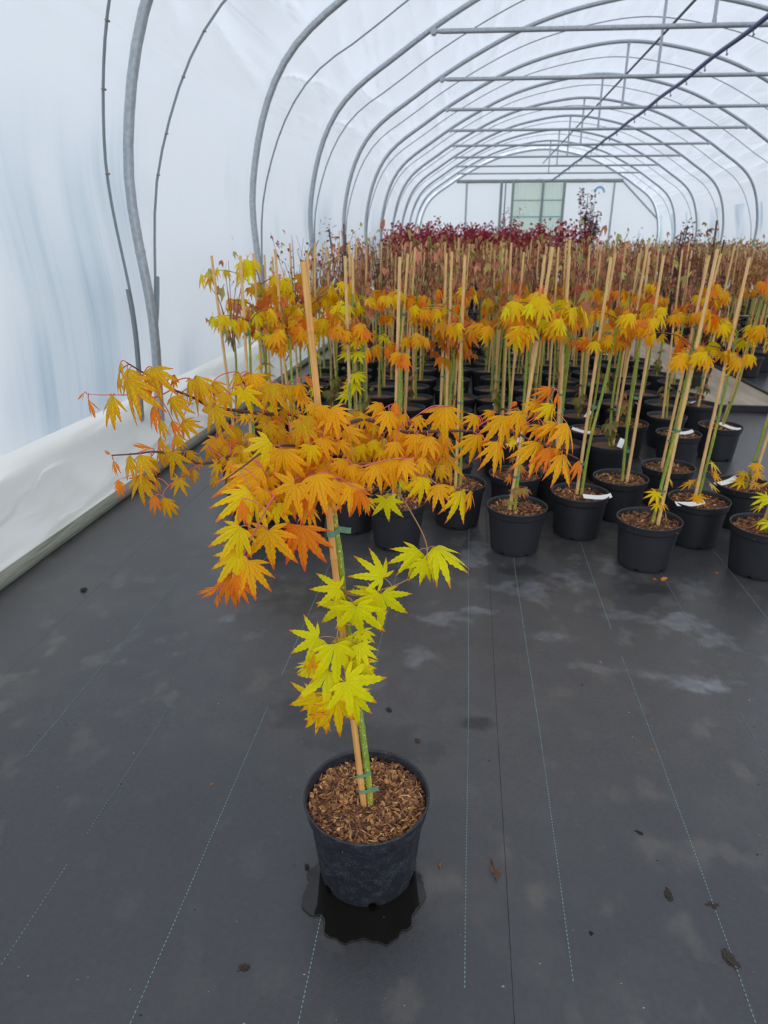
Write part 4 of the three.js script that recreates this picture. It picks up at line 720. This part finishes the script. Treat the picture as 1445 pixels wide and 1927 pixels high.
for (let z = 3.5; z < 23.5; z += 0.4) {
  const back = z > 12 ? 1.35 : 1; let row = 0;
  for (let x = -1.28 + (R2() - 0.5) * 0.1; x < 6.5; x += 0.3 * back) {
    if (x > 1.8 && x < 2.95) continue;
    if (x > 2.9 && z < 7) continue;
    if (x > 1.0 && z < 4.6 + 0) { if (x > 1.75 || z < 4.0) continue; }
    const p = V(x + (R2() - 0.5) * 0.07, 0, -(z + (R2() - 0.5) * 0.1)), dAhead = -p.z * cy - p.x * sy;
    if (placed.some((q) => q.distanceTo(p) < 0.24) || spots.some((q) => q.p.distanceTo(p) < 0.25)) continue;
    const u = (p.x * cy + -p.z * sy) / (dAhead * cp); if (u * FPX + 722.5 > 1500) continue;
    let kind;
    const r = R2();
    if (z > 11.5 && x < 2.2) kind = r < 0.82 ? 'wine' : 'rust';
    else if (x > 2.5) kind = z > 10 ? (r < 0.75 ? 'rust' : 'dark') : (r < 0.65 ? 'rose' : 'rust');
    else if (z < 4.5) kind = r < 0.5 ? 'orange' : 'rose';
    else if (x < -0.15 && z > 4.7) kind = r < 0.7 ? 'dark' : 'rose';
    else kind = r < 0.6 ? 'rose' : r < 0.85 ? 'dark' : 'rust';
    spots.push({ p, kind, d: dAhead, v: Math.floor(R2() * 12), turn: R2() * 6.28, s: 0.96 + 0.08 * R2() + (kind === 'rose' && R2() < 0.15 ? 0.04 : 0) });
  }
  if (z > 12) z += 0.15;
}
spots.sort((a, b) => a.d - b.d);
const words = { rose: 'rosy brown drooping leaves', dark: 'small dark red leaves on thin twigs', wine: 'dense wine red foliage', rust: 'rusty olive leaves', orange: 'orange gold leaves' };
const INDIV = 270;
spots.slice(0, INDIV).forEach((s) => {
  const T = proto(s.kind, s.v).clone(); T.name = numbered('staked_sapling'); scene.add(T); T.position.copy(s.p); T.rotation.y = s.turn; T.scale.setScalar(s.s);
  tag(T, `potted sapling with ${words[s.kind]}, ${s.p.x > 2.5 ? 'beyond the walkway' : 'in the crowded rows behind'}`, 'potted tree', `saplings with ${words[s.kind]}${s.p.x > 2.5 ? ' beyond the walkway' : ''}`);
});
{
  const rest = spots.slice(INDIV), G = new THREE.Group(); G.name = 'distant_saplings'; scene.add(G);
  tag(G, 'mass of distant staked saplings filling the far end of the tunnel', 'potted trees', null, 'stuff');
  const M = new THREE.Matrix4(), q = new THREE.Quaternion();
  const inst = (name, g, m, list) => { if (!list.length) return; const I = new THREE.InstancedMesh(g, m, list.length); I.name = name; I.castShadow = I.receiveShadow = true; list.forEach((s, i) => { q.setFromAxisAngle(UP, s.turn); M.compose(s.p, q, V(s.s, s.s, s.s)); I.setMatrixAt(i, M); }); G.add(I); };
  inst('pots', gPotFar, mPot, rest);
  for (let v = 0; v < 3; v++) { inst('stakes', caneV[v], mBamboo, rest.filter((s) => s.v % 3 === v)); inst('stems', stemV[v], mStem, rest.filter((s) => s.v % 3 === v)); }
  for (const k in kinds) kinds[k].forEach((K, i) => { const l = rest.filter((s) => s.kind === k && s.v % kinds[k].length === i); inst('foliage', K[0], mLeafy, l); });
  console.log('saplings', NEAR.length, Math.min(INDIV, spots.length), rest.length);
}
// a few taller shrubs standing out of the far rows
function tallShrub(px, D, h, rad, cols, n, size, label) {
  const b = at(px, 500, D); b.y = 0; const T = thing('tall_shrub', label, 'shrub', b);
  mesh('pot', gPotFar, mPot, T); const R = rng(Math.round(px)), g = [], lg = [];
  for (let i = 0; i < n; i++) { const a = R() * 6.28, r = rad * (0.15 + 0.85 * R()), hh = h * (0.7 + 0.3 * R()) * (1 - 0.25 * r / rad); g.push(tube(smooth([V(0, 0.2, 0), V(Math.cos(a) * r * 0.4, hh * 0.5, Math.sin(a) * r * 0.4), V(Math.cos(a) * r, hh, Math.sin(a) * r)], 3), 0.008, 4, false)); }
  mesh('branch', mergeGeometries(g), mBrown, T); mesh('foliage', leafyGeo(px | 0, n * 60, h * 0.3, h * 0.98, rad, size, cols, 0.2, 1), mLeafy, T).userData.kind = 'stuff';
  return T;
}
tallShrub(1095, 19, 2.75, 0.34, [0x7d4a4e, 0x8a5a58, 0x6d3c44, 0x936660], 18, 0.07, 'tallest dark red shrub rising against the end wall');
tallShrub(955, 17.5, 2.15, 0.3, [0xc47a8c, 0xb56a80, 0xa85a70], 9, 0.06, 'pink airy shrub in front of the end wall door');
tallShrub(850, 17, 1.95, 0.25, [0x9a4a50, 0x8a3a44], 8, 0.05, 'thin red shrub left of the pink one at the far end');
tallShrub(800, 15, 1.9, 0.28, [0x8a2c3a, 0x9a3a44], 14, 0.06, 'bushy wine red shrub at the far rows\' edge by the film');
tallShrub(885, 15, 1.85, 0.24, [0x7c2432, 0x8e2c38], 14, 0.06, 'wine red shrub left of the door, tips above its row');
tallShrub(1270, 10, 1.75, 0.24, [0x7d6068, 0x8a5a58], 7, 0.045, 'sparse purplish shrub above the rusty rows beyond the walkway');
tallShrub(645, 8, 1.72, 0.3, [0x8a4a4e, 0x7a3c44], 6, 0.035, 'sparse dark twigged shrub close to the film wall arch');
tallShrub(1345, 6.4, 1.62, 0.26, [0xa8784a, 0x93854a, 0xb07a5a], 8, 0.06, 'tall olive brown shrub leaning over the walkway side');

// ---------------------------------------------------------------- litter on the floor
{
  const R = rng(61);
  const crumb = (px, py, s, color, name, label, seed, long = 1.6) => {
    const p = atH(px, py, 0), g = new THREE.IcosahedronGeometry(s, 4), q = g.attributes.position, r = rng(seed);
    for (let i = 0; i < q.count; i++) { const x = q.getX(i), y = q.getY(i), z = q.getZ(i), k = 0.75 + 0.8 * N3(x / s * 1.7 + seed, y / s * 1.7, z / s * 1.7) + 0.55 * N3(x / s * 4.3, y / s * 4.3 + seed, z / s * 4.3) + 0.4 * N3(x / s * 9, y / s * 9 + seed, z / s * 9); q.setXYZ(i, x * k * long, y * k * 0.35, z * k); }
    g.computeVertexNormals(); const o = mesh(name, g, std({ color, roughness: 0.9 })); o.position.set(p.x, s * 0.22, p.z); o.rotation.y = r() * 3; tag(o, label, name === 'fallen_leaf' ? 'leaf' : 'debris'); return o;
  };
  crumb(158, 1111, 0.013, 0x2c2823, 'soil_clod', 'dark soil clod on the fabric near the film wall', 1);
  crumb(732, 1336, 0.008, 0x3a2c22, 'soil_clod', 'soil crumb on the marker thread above the front pot', 2);
  crumb(785, 1394, 0.007, 0x4a3526, 'soil_clod', 'brown crumb just behind the front pot rim', 3);
  crumb(1203, 1568, 0.006, 0x1e1a18, 'soil_clod', 'small black crumb on the open floor right of the pot', 4);
  crumb(1372, 1805, 0.013, 0x3b342c, 'soil_clod', 'grassy grey clod near the lower right corner', 5);
  crumb(1258, 1688, 0.009, 0x332c26, 'soil_clod', 'flat dark crumb right of the second thread', 6, 2);
  crumb(1340, 1704, 0.007, 0x3a2f26, 'soil_clod', 'thin brown crumb by the rightmost thread', 7, 2);
  crumb(1112, 1757, 0.005, 0x1c1a1a, 'soil_clod', 'tiny black pellet beside the long marker thread', 8, 1);
  crumb(578, 1632, 0.008, 0x2e2520, 'soil_clod', 'wet bark crumb left of the front pot', 9, 0.6);
  crumb(722, 1730, 0.007, 0x5a4634, 'bark_flake', 'pale bark flake lying in the puddle', 10, 1.6);
  crumb(828, 1628, 0.004, 0x8a5a38, 'bark_flake', 'orange bark flake right of the front pot', 11, 2);
  crumb(1226, 1412, 0.005, 0xb0612c, 'bark_flake', 'orange brown flake on the bare floor', 12, 1.2);
  crumb(1131, 1247, 0.005, 0xd87a84, 'fallen_leaf', 'tiny pink fallen leaf on the floor', 13, 2.6);
  crumb(1097, 1290, 0.007, 0x3a251d, 'bark_flake', 'dark curled bark flake left of the pink leaf', 14, 1.8);
  crumb(1249, 1090, 0.01, 0xe09030, 'fallen_leaf', 'orange fallen leaf in front of the pot with yellow leaves', 15, 2);
  crumb(1232, 1090, 0.006, 0xb8672c, 'fallen_leaf', 'small orange leaf scrap beside the orange fallen leaf', 16, 1.5);
  crumb(1349, 1079, 0.006, 0xc8642c, 'fallen_leaf', 'red orange leaf scrap between two front-row pots', 17, 1.2);
  crumb(398, 1476, 0.004, 0x9a6a48, 'bark_flake', 'tan flake on the left floor', 18, 1.5);
  crumb(460, 1820, 0.006, 0x3e2e24, 'bark_flake', 'bark flake near the bottom edge left of the puddle', 19, 2);
  // withered twig on the long thread
  { const p = atH(930, 1640, 0), T = thing('withered_twig', 'withered brown twig lying on the long marker thread', 'twig', V(p.x, 0.004, p.z)), m = std({ color: 0x6a4632, roughness: 0.9 });
    mesh('stalk', tube(smooth([V(-0.006, 0, -0.03), V(0, 0.004, 0), V(0.004, 0.001, 0.024)], 5), 0.0018, 5), m, T);
    for (let i = 0; i < 6; i++) { const l = mesh('dry_leaf', shapes.n[i % 2], m, T); placeLeaf(l, V((R() - 0.5) * 0.008, 0.005, -0.012 + 0.028 * R()), V(R() - 0.5, 0.05, R() - 0.5), V(0, 1, 0.2), 0.012 + 0.008 * R()); } }
  // fine crumbs nobody could count
  const pos = [], idx = [], col = [], c = new THREE.Color();
  for (let i = 0; i < 900; i++) {
    const x = lerp(-1.8, 1.9, R()), z = 0.25 + 2.8 * R() * R(), s = 0.0008 + 0.0018 * R() * R(), y = fy(x, z) + s * 0.3, a = R() * 6.28, b = pos.length / 3; if (fbm(x * 1.6, z * 1.6, 30) < -0.08 && R() < 0.8) continue;
    c.setHex([0x4a3c30, 0x2a2622, 0x7a6650, 0x9a907e, 0x5a4634][Math.floor(R() * 5)]);
    for (let k = 0; k < 5; k++) { const t = a + k * 1.257, r = s * (0.6 + 0.8 * R()); pos.push(x + Math.cos(t) * r * 1.5, y, -z + Math.sin(t) * r); col.push(c.r, c.g, c.b); } pos.push(x, y + s * 0.8, -z); col.push(c.r, c.g, c.b);
    for (let k = 0; k < 5; k++) idx.push(b + k, b + 5, b + (k + 1) % 5);
  }
  tag(mesh('soil_crumbs', geo(pos, null, idx, col), std({ vertexColors: true, roughness: 0.95 })), 'fine soil and bark crumbs scattered over the fabric', 'crumbs', null, 'stuff');
  // weeds at the foot of the wall
  const p = atH(322, 852, 0.02), wp = [], wi = []; for (let i = 0; i < 60; i++) { const a = R() * 6.28, r = 0.05 * R(), h = 0.04 + 0.07 * R(), x = Math.cos(a) * r, z = Math.sin(a) * r, b = wp.length / 3, lx = (R() - 0.5) * 0.08, lz = (R() - 0.5) * 0.08; wp.push(x - 0.003, 0, z, x + 0.003, 0, z, x + lx, h, z + lz); wi.push(b, b + 1, b + 2); }
  const w = tag(mesh('weed_tuft', geo(wp, null, wi), std({ color: 0x4f8a34, roughness: 0.7 })), 'green weed tuft at the foot of the film wall', 'weeds'); w.position.set(p.x, 0, p.z);
}
renderer.render(scene, camera);
